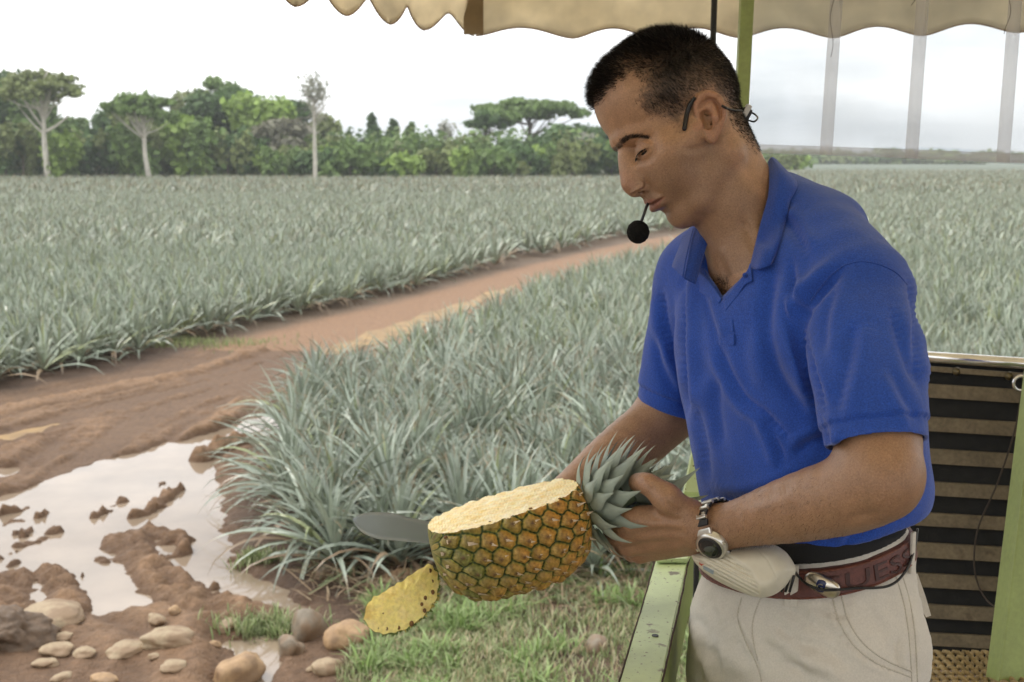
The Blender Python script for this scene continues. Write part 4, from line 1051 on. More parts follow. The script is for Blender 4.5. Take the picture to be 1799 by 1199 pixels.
    hel = chain(E, list(spline([mm(-11, 4, 3), mm(-14, 14, 3), mm(-10, 26, 4.2), mm(1, 32, 5), mm(13, 29, 5.2), mm(20.5, 18, 5.2), mm(21, 4, 4.4), mm(15, -9, 3.2), mm(7, -20, 2.2), mm(-2, -30, 1.0)], 22)),
                list(np.interp(np.linspace(0, 9, 22), range(10), [.0030, .0034, .0037, .0038, .0038, .0038, .0035, .0033, .0042, .0048])), .001)
    ear = smin(pin, hel, .003)
    ear = smin(ear, chain(E, [mm(9, 20, 4), mm(10.5, 10, 5), mm(9, -2, 5), mm(1, -13, 4.2)], [.0018, .0028, .0029, .0026], .003), .003)  # antihelix
    ear = smax(ear, -ell(E, mm(-2.5, -1, 6.0), mm(8.5, 12.5, 9.5)), .003)                # concha
    ear = smax(ear, -chain(E, [mm(-6, 17, 6.4), mm(4, 25, 7), mm(14, 20, 7.2), mm(16, 6, 6.6)], [.0026, .0030, .0030, .0024], .002), .002)
    ear = smin(ear, ell(E, mm(-10.5, -6, 3.2), mm(4.2, 6.5, 3.6)), .004)               # tragus
    ear = ear*.9
    d = smin(d, ear, .003)
    return d

NECK = [pp(1256, 290, 1.60), pp(1286, 355, 1.60), pp(1328, 440, 1.61), pp(1368, 540, 1.62)]
def arm_frames():
    pass
# joints (right arm is the far one, left arm the near one)
SHN, ELN, WRN = pp(1504, 508, 1.47), pp(1553, 853, 1.315), pp(1256, 931, 1.475)
SHF, ELF, WRF = pp(1232, 490, 1.735), pp(1170, 735, 1.80), pp(965, 893, 1.715)
AX = np.array((.5, 0, -.866)); NX = np.array((-.866, 0, -.5))     # shoulder axis towards the near side, chest direction
# torso levels: photo row, centre column, depth, half width, half thickness
TORSO = [(405, 1368, 1.605, .068, .068), (440, 1370, 1.605, .118, .084), (500, 1376, 1.605, .156, .100), (580, 1388, 1.60, .166, .118), (660, 1398, 1.60, .166, .122),
         (760, 1412, 1.60, .158, .122), (860, 1426, 1.60, .152, .121), (940, 1424, 1.60, .140, .108), (1010, 1420, 1.60, .136, .104), (1100, 1418, 1.60, .150, .116)]
def loft(C, levels, infl=0., p=2.3, k=None):
    L = np.array([[*pp(c, r, d)[[1, 0, 2]], a, b] for r, c, d, a, b in levels]); L = L[np.argsort(L[:, 0])]
    L = spline(L, 80); L = L[np.argsort(L[:, 0])]
    y = C[:, 1]
    cx = np.interp(y, L[:, 0], L[:, 1]); cz = np.interp(y, L[:, 0], L[:, 2])
    a = np.interp(y, L[:, 0], L[:, 3])+infl; b = np.interp(y, L[:, 0], L[:, 4])+infl
    X = C[:, 0]-cx; Z = C[:, 2]-cz
    s_ = X*AX[0]+Z*AX[2]; n_ = X*NX[0]+Z*NX[2]
    q = (np.abs(s_/a)**p+np.abs(n_/b)**p)**(1/p)
    d = (q-1)*np.minimum(a, b)*.9
    top = L[-1, 0]; bot = L[0, 0]
    return smax(smax(d, y-top, .03), bot-y, .02)

def skin_rest(C):
    d = loft(C, [l for l in TORSO], -.016); d = d+.010*sst(-.20, -.26, C[:, 1])
    nk = chain(C, NECK, [.042, .046, .050, .064], .02)
    nk = smin(nk, cone(C, pp(1252, 235, 1.60), pp(1304, 350, 1.61), .040, .046), .02)
    nk = smin(nk, cone(C, pp(1262, 268, 1.583), pp(1296, 430, 1.592), .030, .026), .035)   # nape
    d = smin(d, nk, .03)
    return d
def arm_sdf(C, S, E, Wr, far=False):
    U = (E-Wr)/np.linalg.norm(E-Wr)
    d = limb(C, [S, S*.5+E*.5+np.array((.002, 0, 0)), E+(S-E)*.08], [.048, .047, .0425], 8)
    f = limb(C, [E-U*.002, E*.80+Wr*.20, E*.5+Wr*.5, E*.2+Wr*.8, Wr], [.0360, .0405, .0362, .0275, .0240], 14)
    return smin(d, f, .022)

def finger(C, pts, r0, r1, k=.004):
    return limb(C, pts, [r0+(r1-r0)*i/(len(pts)-1) for i in range(len(pts))], 9, .001)
# near hand: back of the hand towards the camera, fingers curl away behind the crown, thumb over the top
KN = [pp(1108, 918, 1.492), pp(1098, 938, 1.505), pp(1106, 958, 1.52), pp(1124, 972, 1.535)]
NH = {'f': [
    [KN[0], pp(1086, 922, 1.515), pp(1079, 912, 1.545), pp(1092, 896, 1.572)],
    [KN[1], pp(1079, 944, 1.53), pp(1074, 930, 1.565), pp(1086, 908, 1.590)],
    [KN[2], pp(1090, 964, 1.545), pp(1086, 948, 1.580), pp(1097, 925, 1.600)],
    [KN[3], pp(1108, 974, 1.56), pp(1102, 960, 1.590), pp(1110, 940, 1.606)]],
    'r': [(.0118, .0085), (.0120, .0085), (.0112, .0080), (.0100, .0072)]}
THN = [pp(1212, 912, 1.472), pp(1172, 876, 1.460), pp(1140, 852, 1.470), pp(1121, 848, 1.496)]
def hand_near(C):
    d = cone(C, WRN, pp(1215, 930, 1.475), .0245, .0255)
    pts = [(1190, 905, 1.474), (1190, 930, 1.480), (1192, 952, 1.492)]
    for i, kx in enumerate(KN):
        b = pp(*[(1212, 912, 1.478), (1212, 925, 1.478), (1212, 940, 1.483), (1212, 952, 1.490)][i])
        d = smin(d, cone(C, b, kx, .0165, .0130 if i < 3 else .0118), .010)
    d = smin(d, chain(C, THN[:2]+[THN[1]], [.0205, .0150, .0150], .006), .012)
    d = smin(d, cone(C, THN[0], KN[0]+np.array((.012, .008, 0)), .014, .010), .014)   # web
    for p, r in zip(NH['f'], NH['r']):
        d = smin(d, finger(C, p, *r), .005)
        d = smin(d, ell(C, p[0]+np.array((0, 0, -.004)), (.0105, .0105, .0105)), .006)
    t = finger(C, THN[1:], .0145, .0112)
    d = smin(d, t, .008)
    # tendons
    for i in range(4):
        a = KN[i]+np.array((.003, .0, -.006)); b = pp(1200, 922+9*i, 1.456+.006*i)
        d = smin(d, cone(C, a, b, .0050, .003), .009)
    d = smin(d, ell(C, pp(1256, 905, 1.472), (.012, .010, .012)), .012)
    return d
# far hand: fist around the handle of the machete, behind the fruit
FHC = pp(905, 922, 1.70)
HAX = np.array((-.985, -.17, -.04)); HAX = HAX/np.linalg.norm(HAX)            # handle direction, towards the blade
FUP = np.cross(HAX, (0, 0, 1.)); FUP = FUP/np.linalg.norm(FUP); FUP = FUP*(1 if FUP[1] > 0 else -1)
FDN = np.cross(HAX, FUP); FDN = FDN*(1 if FDN[2] < 0 else -1)           # towards the camera
def far_fingers():
    out = []
    for i in range(4):
        o = FHC+HAX*(.033-.0205*i)
        r = .019
        out.append([o+FUP*.021-FDN*.016, o+FUP*.026+FDN*.006, o+FUP*.004+FDN*.024, o-FUP*.018+FDN*.015])
    return out
def hand_far(C):
    d = cone(C, WRF, FHC-FDN*.012+FUP*.004-HAX*.03, .0245, .026)
    for i, f in enumerate(far_fingers()):
        base = WRF*.75+FHC*.25-FDN*.010
        d = smin(d, cone(C, base, f[0], .016, .0125), .010)
    for i, f in enumerate(far_fingers()):
        d = smin(d, finger(C, f, .0112-.0008*abs(i-1), .0082), .004)
    th = [WRF*.5+FHC*.5+FDN*.006, FHC+HAX*.016+FDN*.02-FUP*.004, FHC+HAX*.045+FDN*.022-FUP*.006]
    d = smin(d, finger(C, th, .015, .0098), .008)
    d = smax(d, -cone(C, FHC-HAX*.11, FHC+HAX*.09, .0125, .0125), .002)
    return d

def boxed(f, C, lo, hi, far=.25):
    lo = np.minimum(lo, hi)-.0; hi = np.maximum(lo, hi)
    m = ((C > lo) & (C < hi)).all(1); out = np.full(len(C), far, np.float32)
    if m.any(): out[m] = f(C[m])
    return out, m
def bb(pts, r):
    P = np.array(pts); return P.min(0)-r, P.max(0)+r
_hb = bb([HO], .19)
_nhb = bb([WRN, *THN]+[q for f in NH['f'] for q in f], .05)
_fhb = bb([WRF, FHC+HAX*.07, FHC-HAX*.07], .06)
def body_sdf(C):
    d = skin_rest(C)
    d = smin(d, arm_sdf(C, SHN, ELN, WRN), .02)
    d = smin(d, arm_sdf(C, SHF, ELF, WRF, True), .02)
    for f, (lo, hi), k in ((head_sdf, _hb, .016), (hand_near, _nhb, .012), (hand_far, _fhb, .012)):
        e, m = boxed(f, C, lo, hi)
        if m.any(): d[m] = smin(d[m], e[m], k)
    return d
lo = np.array((-.07, -.45, 1.22)); hi = np.array((.52, .42, 1.93))
BV, BF = sdf_mesh(body_sdf, lo, hi, BODY_H, block=6)
BV = relax(BV, BF, 1, .3)
BN = vnormals(BV, BF)
# outward check
if (body_sdf((BV[:200]+BN[:200]*.002).astype(np.float32)) < body_sdf((BV[:200]-BN[:200]*.002).astype(np.float32))).mean() > .5:
    BN = -BN

# ---------------------------------------------------------------- garments
def sleeve(C, pts, rs, hem_n, infl=0.):
    d = limb(C, pts, [r+infl for r in rs], 10, .006)
    e = np.asarray(pts[-1]); n = np.asarray(hem_n, float); n = n/np.linalg.norm(n)
    return smax(d, (C-e) @ n, .003), (C-e) @ n
SLN = [SHN+np.array((-.003, -.012, 0)), pp(1522, 640, 1.405), pp(1539, 783, 1.345)]; SLNR = [.063, .0595, .0550]
SLF = [SHF, pp(1206, 600, 1.765), pp(1180, 725, 1.79)]; SLFR = [.060, .055, .0500]
HNN = (.06, -1, -.28); HNF = (-.34, -1, .12)
PANT_TOP = c2w(pp(1225, 984, 1.55))[2]
def wz(C): return CAMZ+C[:, 1]*CP-C[:, 2]*SP
def shirt_sdf(C, cut=True):
    d = loft(C, TORSO, .000)
    tr = limb(C, [pp(1348, 372, 1.605), pp(1430, 408, 1.560), SHN], [.046, .048, .061], 8, .01)
    tf = limb(C, [pp(1335, 400, 1.62), pp(1270, 440, 1.68), SHF], [.044, .046, .058], 8, .01)
    d = smin(d, tr, .03); d = smin(d, tf, .03)
    d = smin(d, cone(C, pp(1485, 570, 1.58), pp(1440, 440, 1.60), .07, .05), .04)
    d = smin(d, cone(C, pp(1378, 352, 1.61), pp(1466, 404, 1.565), .034, .040), .02)      # shoulder blade
    a, n1 = sleeve(C, SLN, SLNR, HNN); b, n2 = sleeve(C, SLF, SLFR, HNF)
    d = smin(d, a, .012); d = smin(d, b, .014)
    if cut:
        for S, R, n_ in ((SLN, SLNR, n1), (SLF, SLFR, n2)):
            inn = limb(C, [S[1], S[2], S[2]+(S[2]-S[1])*.3], [R[1]-.010, R[2]-.009, R[2]-.008], 6, .004)
            d = smax(d, -np.maximum(inn, -.028-n_), .002)
        nk = limb(C, NECK, [.046, .0505, .0555, .069], 8, .004)
        d = smax(d, -smax(nk, -(C[:, 1]-pp(0, 420, 1.6)[1]), .01), .006)
        px, py = proj(C)
        V = [(1225, 300), (1350, 270), (1358, 330), (1346, 420), (1322, 466), (1298, 492), (1269, 524), (1252, 492), (1226, 455), (1222, 400)]
        pv = poly_sd(px, py, V)*C[:, 2]/FPX
        d = smax(d, -np.maximum(pv, C[:, 2]-1.60), .003)
        hem = (PANT_TOP+.008)-wzt(C)
        d = smax(d, hem, .002)
    return d
PANTS = [(900, 1418, 1.60, .132, .100), (950, 1417, 1.60, .134, .102), (1010, 1416, 1.60, .140, .108), (1100, 1416, 1.60, .157, .122), (1200, 1412, 1.60, .157, .123), (1330, 1410, 1.60, .155, .122)]
X_LEFT = pp(1225, 1000, 1.55)[0]
def wzt(C): return wz(C)-.21*(C[:, 0]-X_LEFT)
LEGN, LEGF = pp(1470, 1290, 1.52), pp(1366, 1290, 1.68)
def leg_pts(L, dx):
    w = c2w(L); out = [L]
    for z, q in ((1.62, .3), (1.30, .75), (1.05, 1.)):
        out.append(w2c(np.array((w[0]+dx*q, w[1]+.02*q, z))))
    return out
def pants_sdf(C):
    d = loft(C, PANTS, .0)
    for L, dx in ((LEGN, .03), (LEGF, -.03)):
        e = limb(C, leg_pts(L, dx), [.090, .085, .076, .074], 12, .01)
        d = smin(d, e, .02)
    d = smax(d, wzt(C)-PANT_TOP, .002)
    return smax(d, 1.045-wz(C), .002)
def belt_ring(z0, z1, infl):
    def f(C):
        w = wzt(C)
        return smax(loft(C, PANTS, infl), np.abs(w-(z0+z1)/2)-(z1-z0)/2, .0025)
    return f
FOLDS = [  # (pixels, depth of the crease in mm, half width in px, side of the ridge)
 ([(1491,461),(1448,500),(1418,538),(1411,580),(1434,669),(1461,752)], 9, 10, -1),
 ([(1376,520),(1399,590),(1425,646),(1450,712)], 5, 9, 1),
 ([(1362,440),(1352,519),(1347,575),(1361,643),(1388,692),(1424,735)], 7, 14, 1),
 ([(1262,600),(1277,646),(1305,699),(1346,731),(1398,785)], 5, 8, -1),
 ([(1343,733),(1362,775),(1378,820)], 4, 8, -1),
 ([(1236,515),(1249,560),(1262,600)], 3, 7, 1),
 ([(1203,470),(1199,520),(1200,600),(1205,680),(1210,740)], 9, 9, 1),
 ([(1158,500),(1170,575),(1196,650)], 5, 8, -1),
 ([(1150,590),(1165,650),(1192,700)], 4, 9, 1),
 ([(1390,450),(1399,520),(1412,560)], 4, 7, 1),
 ([(1590,475),(1607,550),(1608,613),(1620,690)], 5, 8, 1),
 ([(1566,535),(1587,613),(1614,680)], 3.5, 9, 1),
 ([(1500,560),(1490,635),(1462,742)], 4, 13, 1),
 ([(1470,480),(1450,560),(1448,630)], 3, 9, 1),
 ([(1262,660),(1258,720),(1268,790)], 3.5, 10, -1),
 ([(1225,700),(1236,770),(1246,850)], 4, 9, -1),
 ([(1240,868),(1300,880),(1370,862),(1440,830)], 4, 11, 1),
 ([(1395,800),(1420,780),(1460,765)], 4, 9, 1),
 ([(1410,640),(1440,740),(1452,800)], 5, 10, 1),
 ([(1372,380),(1392,400),(1420,450)], 4, 9, 1),
 ([(1560,640),(1590,700),(1618,740)], 3, 10, -1),
 ([(1310,560),(1306,640),(1320,690)], 2.5, 16, 1),
 ([(1400,955),(1450,935),(1520,925),(1600,900)], 4, 9, 1),
 ([(1480,965),(1500,940),(1540,930)], 3, 7, 1),
]
def fold(V, N, folds, z0=1.6):
    px, py = proj(V); out = np.zeros(len(V)); face = sst(.15, -.25, N[:, 2])
    for pts, A, w, side in folds:
        n = max(8, len(pts)*5); P = spline(pts, n)
        m = (px > P[:, 0].min()-5*w) & (px < P[:, 0].max()+5*w) & (py > P[:, 1].min()-5*w) & (py < P[:, 1].max()+5*w)
        i = np.where(m)[0]
        if not len(i): continue
        x, y = px[i], py[i]
        D2 = (x[:, None]-P[None, :, 0])**2+(y[:, None]-P[None, :, 1])**2; j = D2.argmin(1)
        T = np.gradient(P, axis=0); T /= np.linalg.norm(T, axis=1)[:, None]
        dx, dy = x-P[j, 0], y-P[j, 1]; sgn = np.sign(dx*T[j, 1]-dy*T[j, 0])
        s_ = np.sqrt(D2[np.arange(len(i)), j])*np.where(sgn == 0, 1, sgn)*side
        tt = j/(n-1); env = np.clip(np.sin(np.pi*np.clip(tt, .02, .98))*1.8, 0, 1)
        prof = -np.exp(-(s_/w)**2)+.75*np.exp(-((s_-1.9*w)/(1.25*w))**2)
        out[i] += A*.00125*env*prof
    return out*face
BFOLDS = [([(1127,313),(1133,319),(1134,327),(1128,334),(1118,338)], 2.2, 2.6, -1), ([(1109,343),(1117,339),(1126,334)], 2.2, 2.2, 1), ([(1107,263),(1117,257),(1130,255),(1140,259)], 1.0, 1.7, 1), ([(1112,284),(1126,286),(1141,280)], .7, 3.5, 1),
 ([(1138,361),(1148,357),(1158,351),(1168,346)], 1.5, 1.7, 1), ([(1135,318),(1147,331),(1158,345)], .8, 5, -1), ([(1238,194),(1241,212),(1245,230)], 2.4, 8, 1), ([(1231,192),(1237,180),(1250,175),(1262,184),(1266,202),(1260,222)], 2.2, 3, 1),
 ([(1247,203),(1250,215),(1247,228)], 2.2, 4, 1), ([(1200,915),(1170,910),(1140,908)], .8, 6, 1), ([(1205,935),(1165,932),(1120,936)], .9, 6, 1), ([(1205,952),(1165,954),(1120,960)], .8, 6, 1),
 ([(1140,846),(1147,854),(1150,864)], .7, 2.2, 1), ([(1146,845),(1153,853),(1155,862)], .6, 2.0, 1), ([(1120,838),(1127,843),(1131,850)], .5, 2, 1), ([(1222,895),(1226,930),(1224,965)], .6, 4, 1), ([(1170,880),(1182,893),(1200,903)], .8, 5, -1),
 ([(1300,380),(1320,420),(1330,452)], 1.5, 8, 1), ([(1255,440),(1270,470),(1280,500)], 2., 8, 1), ([(1400,850),(1350,870),(1300,890)], 1.2, 9, 1), ([(1560,900),(1520,905),(1480,915)], 1.2, 8, 1), ([(1190,262),(1225,262),(1240,255)], .8, 6, -1)]
BV = BV+BN*fold(BV, BN, BFOLDS)[:, None]
BN = np.where((vnormals(BV, BF)*BN).sum(1)[:, None] < 0, -vnormals(BV, BF), vnormals(BV, BF))
SV, SF_ = sdf_mesh(shirt_sdf, (.10, -.34, 1.26), (.56, .25, 1.90), SHIRT_H, block=6)
SV = relax(SV, SF_, 2, .4)
SN = vnormals(SV, SF_)
def outward(f, V, N):
    return -N if (f((V[:300]+N[:300]*.002).astype(np.float32)) < f((V[:300]-N[:300]*.002).astype(np.float32))).mean() > .5 else N
SN = outward(shirt_sdf, SV, SN)
disp = fold(SV, SN, FOLDS)+.0016*wob(SV, .16, 2, 1)+.0003*wob(SV, .05, 2, 3)
def band(C, S, hn):                       # ribbed cuff
    e = np.asarray(S[-1]); n = np.array(hn, float); n /= np.linalg.norm(n); return (C-e) @ n
for S_, hn_ in ((SLN, HNN), (SLF, HNF)):
    t_ = band(SV, S_, hn_); near = np.linalg.norm(SV-S_[-1], axis=1) < .085
    disp += np.where(near & (t_ > -.020), -.0030, 0)+np.where(near & (t_ > -.024) & (t_ <= -.020), -.004, 0)
SV = SV+SN*disp[:, None]
SV = relax(SV, SF_, 1, .4)

PFOLDS = [
 ([(1300,1052),(1296,1090),(1318,1140),(1340,1200)], 3, 5, 1),
 ([(1380,1060),(1400,1080),(1460,1110),(1500,1150)], 3, 12, 1),
 ([(1330,1130),(1380,1160),(1430,1210)], 4, 12, 1),
 ([(1405,1125),(1450,1140),(1500,1180)], 4, 12, -1),
 ([(1240,1040),(1260,1090),(1300,1160)], 3, 12, 1),
 ([(1215,1080),(1235,1110),(1270,1180)], 3, 12, -1),
 ([(1350,1080),(1390,1120),(1440,1145)], 2.5, 8, 1),
 ([(1460,1045),(1478,1110),(1525,1160),(1597,1188)], 2.4, 4, -1),
 ([(1572,1012),(1592,1080),(1600,1140),(1604,1199)], 1.6, 5, 1),
 ([(1580,1120),(1578,1150),(1584,1185)], 3, 4, 1),
 ([(1350,1165),(1400,1175),(1460,1200)], 3, 9, 1), ([(1430,1060),(1450,1075),(1490,1085)], 2, 8, -1), ([(1225,1130),(1250,1160),(1262,1199)], 3.5, 12, 1), ([(1520,1060),(1540,1090),(1560,1130)], 2.5, 10, 1), ([(1265,1035),(1290,1110),(1320,1180)], 3, 9, -1),
]
PV, PF = sdf_mesh(pants_sdf, (.12, -.95, 1.20), (.60, -.19, 1.98), PANT_H, block=6)
PV = relax(PV, PF, 1, .4); PN = outward(pants_sdf, PV, vnormals(PV, PF))
PV = PV+PN*(fold(PV, PN, PFOLDS)+.0022*wob(PV, .12, 2, 4)+.0008*wob(PV, .03, 2, 5))[:, None]
PV = relax(PV, PF, 1, .3)

from mathutils.bvhtree import BVHTree
def bvh_of(V, F): return BVHTree.FromPolygons([tuple(v) for v in V.tolist()], [tuple(f) for f in F.tolist()])
BVH_S, BVH_P = bvh_of(SV, SF_), bvh_of(PV, PF)
def snap(f, px, py, d0=1.2, d1=1.9):
    if isinstance(f, BVHTree):
        r = Vector(pp(px, py, 1.)); h = f.ray_cast(r*.8, r.normalized(), 2.5)
        return h[0].z if h[0] is not None else None
    return snap_f(f, px, py, d0, d1)
def snap_f(f, px, py, d0=1.2, d1=1.9):
    """distance at which the ray through (px,py) first meets the surface f"""
    t = np.linspace(d0, d1, 700); C = np.stack([pp(px, py, k) for k in t])
    v = f(C.astype(np.float32)); i = np.argmax(v < 0)
    return t[i] if v[i] < 0 else None
def strip(f, L1, L2, n=14, m=5, off=.002, lift=0.0, d=None, th=.0016):
    """cloth strip between two pixel lines lying on surface f: (V,F) grid, thickened"""
    A = spline(L1, n); B = spline(L2, n)
    G = np.zeros((n, m, 3))
    for i in range(n):
        for j in range(m):
            s_ = j/(m-1); q = A[i]*(1-s_)+B[i]*s_
            z = snap(f, q[0], q[1])
            G[i, j] = (q[0], q[1], z if z else np.nan)
    Z = G[:, :, 2]
    ok = ~np.isnan(Z); fill = np.nanmean(Z) if ok.any() else 1.6
    for i in range(n):
        r = Z[i]; k = ~np.isnan(r)
        if k.any(): Z[i] = np.interp(np.arange(m), np.where(k)[0], r[k])
        else: Z[i] = fill
    for _ in range(2): Z[1:-1] = .5*Z[1:-1]+.25*(Z[:-2]+Z[2:])
    s_ = np.linspace(0, 1, m)[None, :]
    Z = Z-off-lift*np.sin(np.pi*s_)**.7
    return grid_solid(G[:, :, 0], G[:, :, 1], Z, th)
def grid_solid(X, Y, Z, th):
    n, m = X.shape
    V0 = np.stack([pp(X[i, j], Y[i, j], Z[i, j]) for i in range(n) for j in range(m)])
    V1 = np.stack([pp(X[i, j], Y[i, j], Z[i, j]+th) for i in range(n) for j in range(m)])
    F = []; k = n*m
    for i in range(n-1):
        for j in range(m-1):
            a = i*m+j; F.append((a, a+1, a+m+1, a+m)); F.append((k+a, k+a+m, k+a+m+1, k+a+1))
    for i in range(n-1):
        for a, b in ((i*m, (i+1)*m), ((i+1)*m+m-1, i*m+m-1)): F.append((a, b, b+k, a+k))
    for j in range(m-1):
        for a, b in ((j+1, j), ((n-1)*m+j, (n-1)*m+j+1)): F.append((a, b, b+k, a+k))
    return V0, V1, F
def patch(name, lines, depths, mat_, parent, th=.0016, n=26, m=14, drape=()):
    """free cloth patch: lines = list of pixel polylines (same sense), depths = one list of distances per line"""
    R = []
    for L, D in zip(lines, depths):
        R.append(spline([(*p, d) for p, d in zip(L, D)], n))
        if drape:
            dz = drape[len(R)-1]
            if dz:
                for q in R[-1]:
                    z = snap(BVH_S, q[0], q[1])
                    if z and z-dz < q[2]: q[2] = z-dz
    R = np.array(R)                                   # (k, n, 3)
    G = np.stack([spline(R[:, i, :], m) for i in range(n)])   # n,m,3
    V0, V1, F = grid_solid(G[..., 0], G[..., 1], G[..., 2], th)
    return mesh_obj(name, c2w(np.vstack((V0, V1))), F, mat_, parent)
# ---------------------------------------------------------------- materials of the guide
def skin_mat():
    def ex(m, N, L, b, out, src, tc):
        pass
    return mat('skin', attr=True, rough=.42, spec=.5, var=[(520, .17), (1300, .14), (60, .07)], bumps=((1100, .5, .0007), (260, .32, .0012)), sss=.12, sssr=(1, .35, .18), extra=ex)
def knit(name, col, scale=1100, var=.10, sheen=.25):
    return mat(name, col, rough=.86, spec=.25, var=[(620, .30), (1500, .20), (9, var)], bumps=((scale, .6, .0012), (230, .25, .0014)), sheen=sheen)
M_skin = skin_mat()
M_shirt = knit('polo_cotton', (.020, .072, .38))
M_shirt_dk = knit('polo_rib', (.018, .064, .34))
M_pants = mat('trouser_cotton', (.60, .565, .505), rough=.85, spec=.2, var=[(500, .07), (8, .05)], bumps=((1400, .3, .0005), (45, .12, .003)))
M_stitch = mat('stitching', (.50, .465, .40), rough=.9, var=(900, .25))
M_hair = mat('hair', (.012, .009, .008), rough=.42, spec=.35)
M_hair2 = mat('stubble_hair', (.030, .020, .014), rough=.5, spec=.3)

# ---------------------------------------------------------------- colours of the skin
HL = c2h(BV)
Hm = HL.copy(); Hm[:, 2] = np.abs(Hm[:, 2])
mir = h2c(Hm)                                        # every head vertex folded to the near side
hx, hy = proj(mir)
face_zone = (np.linalg.norm(BV-HO, axis=1) < .20)
HAIR = [(1040,150),(1043,176),(1050,182),(1062,170),(1075,156),(1090,142),(1108,131),(1122,136),(1126,150),(1120,176),(1124,192),(1134,201),(1150,203),(1166,205),(1180,218),(1190,231),(1199,227),
        (1204,205),(1212,182),(1226,166),(1246,157),(1264,168),(1277,190),(1284,212),(1296,232),(1312,246),(1330,262),(1345,262),(1345,180),(1320,100),(1250,20),(1120,10),(1040,90)]
hd = poly_sd(hx, hy, HAIR)
base = np.array((.395, .228, .134))
col = np.tile(base, (len(BV), 1))
nz = wob(BV, .03, 3, 2)
col *= (1+.05*nz)[:, None]
def mixc(mask, c):
    global col
    col = col*(1-mask[:, None])+np.array(c)*mask[:, None]
U, Vv, Wv = Hm[:, 0]*1000, Hm[:, 1]*1000, Hm[:, 2]*1000
fz = face_zone.astype(float)
# beard shadow
beard = sst(-14, -34, Vv-(U-60)*.10)*sst(20, 38, U+(-Vv-40)*.25)*fz
beard *= 1-.65*sst(12, 4, np.hypot(np.hypot(U-112, (Vv+30)), Wv-0)/2.2)
mixc(.40*np.clip(beard, 0, 1)*(.85+.15*nz), (.125, .085, .060))
mixc(.25*sst(14, 3, np.abs(Vv+46))*sst(104, 110, U)*sst(22, 12, Wv)*fz, (.12, .08, .06))
# lips
lip = sst(1.2, -1.0, np.abs(Vv+58.6)-np.interp(Wv, (0, 8, 16, 23), (8.6, 8.4, 5.4, .4)))*sst(100, 104, U)*fz*(Wv < 25)
mixc(.60*lip, (.29, .095, .075))
# nose and ear warmer, temple lighter
mixc(.28*sst(24, 8, np.sqrt((U-127)**2+(Vv+22)**2+Wv**2))*fz, (.42, .185, .12))
ear = (Wv > 69)*sst(36, 24, np.hypot(U-25, Vv+4))*fz
mixc(.30*ear, (.42, .17, .11))
# lids, under-eye
mixc(.30*sst(13, 5, np.sqrt((U-108)**2*.6+(Vv-6)**2+(Wv-30)**2*.5))*fz, (.21, .105, .065))
# brows
_bb = bvh_of(BV, BF)
P_ = []
for x_, y_ in spline([(1082,264),(1087,255),(1097,246),(1110,241),(1122,240),(1138,243)], 50):
    r_ = Vector(pp(x_, y_, 1.)); h_ = _bb.ray_cast(r_*.8, r_.normalized(), 3)
    if h_[0] is not None: q_ = c2h(np.array(h_[0])[None])[0]; P_.append((q_[0], q_[1], abs(q_[2])))
P_ = np.array(P_); dB = np.min(np.linalg.norm(Hm[:, None, :]-P_[None], axis=2) if len(Hm) < 1 else np.stack([np.linalg.norm(Hm-p, axis=1) for p in P_]), axis=0)*1000
dB = dB+1.5*sst(30, 44, Wv)
mixc(.70*sst(3.8, 1.8, dB)*fz, (.04, .026, .02))
# scalp under the hair: faded at the sides
hd = hd+5*wob(BV, .012, 2, 9)
hm_ = sst(5, -16, hd)*fz
thick = np.clip(sst(-6, -70, hd), 0, 1)
frontc = sst(70, 95, U)*sst(75, 100, Vv)
mixc(hm_*(.62+.36*np.maximum(thick, frontc*.8)), (.028, .020, .016))
# hands slightly redder knuckles; chest hair shadow
kn = np.min(np.stack([np.linalg.norm(BV-k, axis=1) for k in KN]+[np.linalg.norm(BV-THN[2], axis=1)]), axis=0)
mixc(.22*sst(.020, .008, kn), (.40, .15, .10))
bx, by = proj(BV)
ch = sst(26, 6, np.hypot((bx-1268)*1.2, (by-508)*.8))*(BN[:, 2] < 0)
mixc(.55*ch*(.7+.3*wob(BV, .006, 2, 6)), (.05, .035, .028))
arms = ((by > 600) | (bx < 1130)) & (by > 560)
mixc(.42*arms, (.21, .112, .060))

person = empty('person', wp(1430, 1199, 1.6)*np.array((1, 1, 0))+np.array((0, 0, 1.0)),
               'man in a blue polo shirt looking down at the pineapple he is peeling', 'person')
body = mesh_obj('body', c2w(BV), BF[:, ::-1], M_skin, person, cols=np.clip(col, .005, 1))

# eyeballs
def eyeball(sgn):
    ctr = np.array(mm(95.6, 2.4, 29.5*sgn)); bm = bmesh.new()
    bmesh.ops.create_uvsphere(bm, u_segments=32, v_segments=20, radius=.0122)
    V = np.array([v.co[:] for v in bm.verts]); F = [tuple(v.index for v in f.verts) for f in bm.faces]; bm.free()
    look = np.array((.66, -.40, .64*sgn)); look /= np.linalg.norm(look)
    c = (V/.0122) @ look; cl = np.tile((.16, .11, .085), (len(V), 1))
    cl[c > .66] = (.035, .018, .010); cl[c > .93] = (.004, .004, .004)
    o = mesh_obj('eyeball', c2w(h2c(V+ctr)), F, M_eye, body, cols=cl); return o
M_eye = mat('eye', attr=True, rough=.12, spec=.6)
eyeball(1); eyeball(-1)

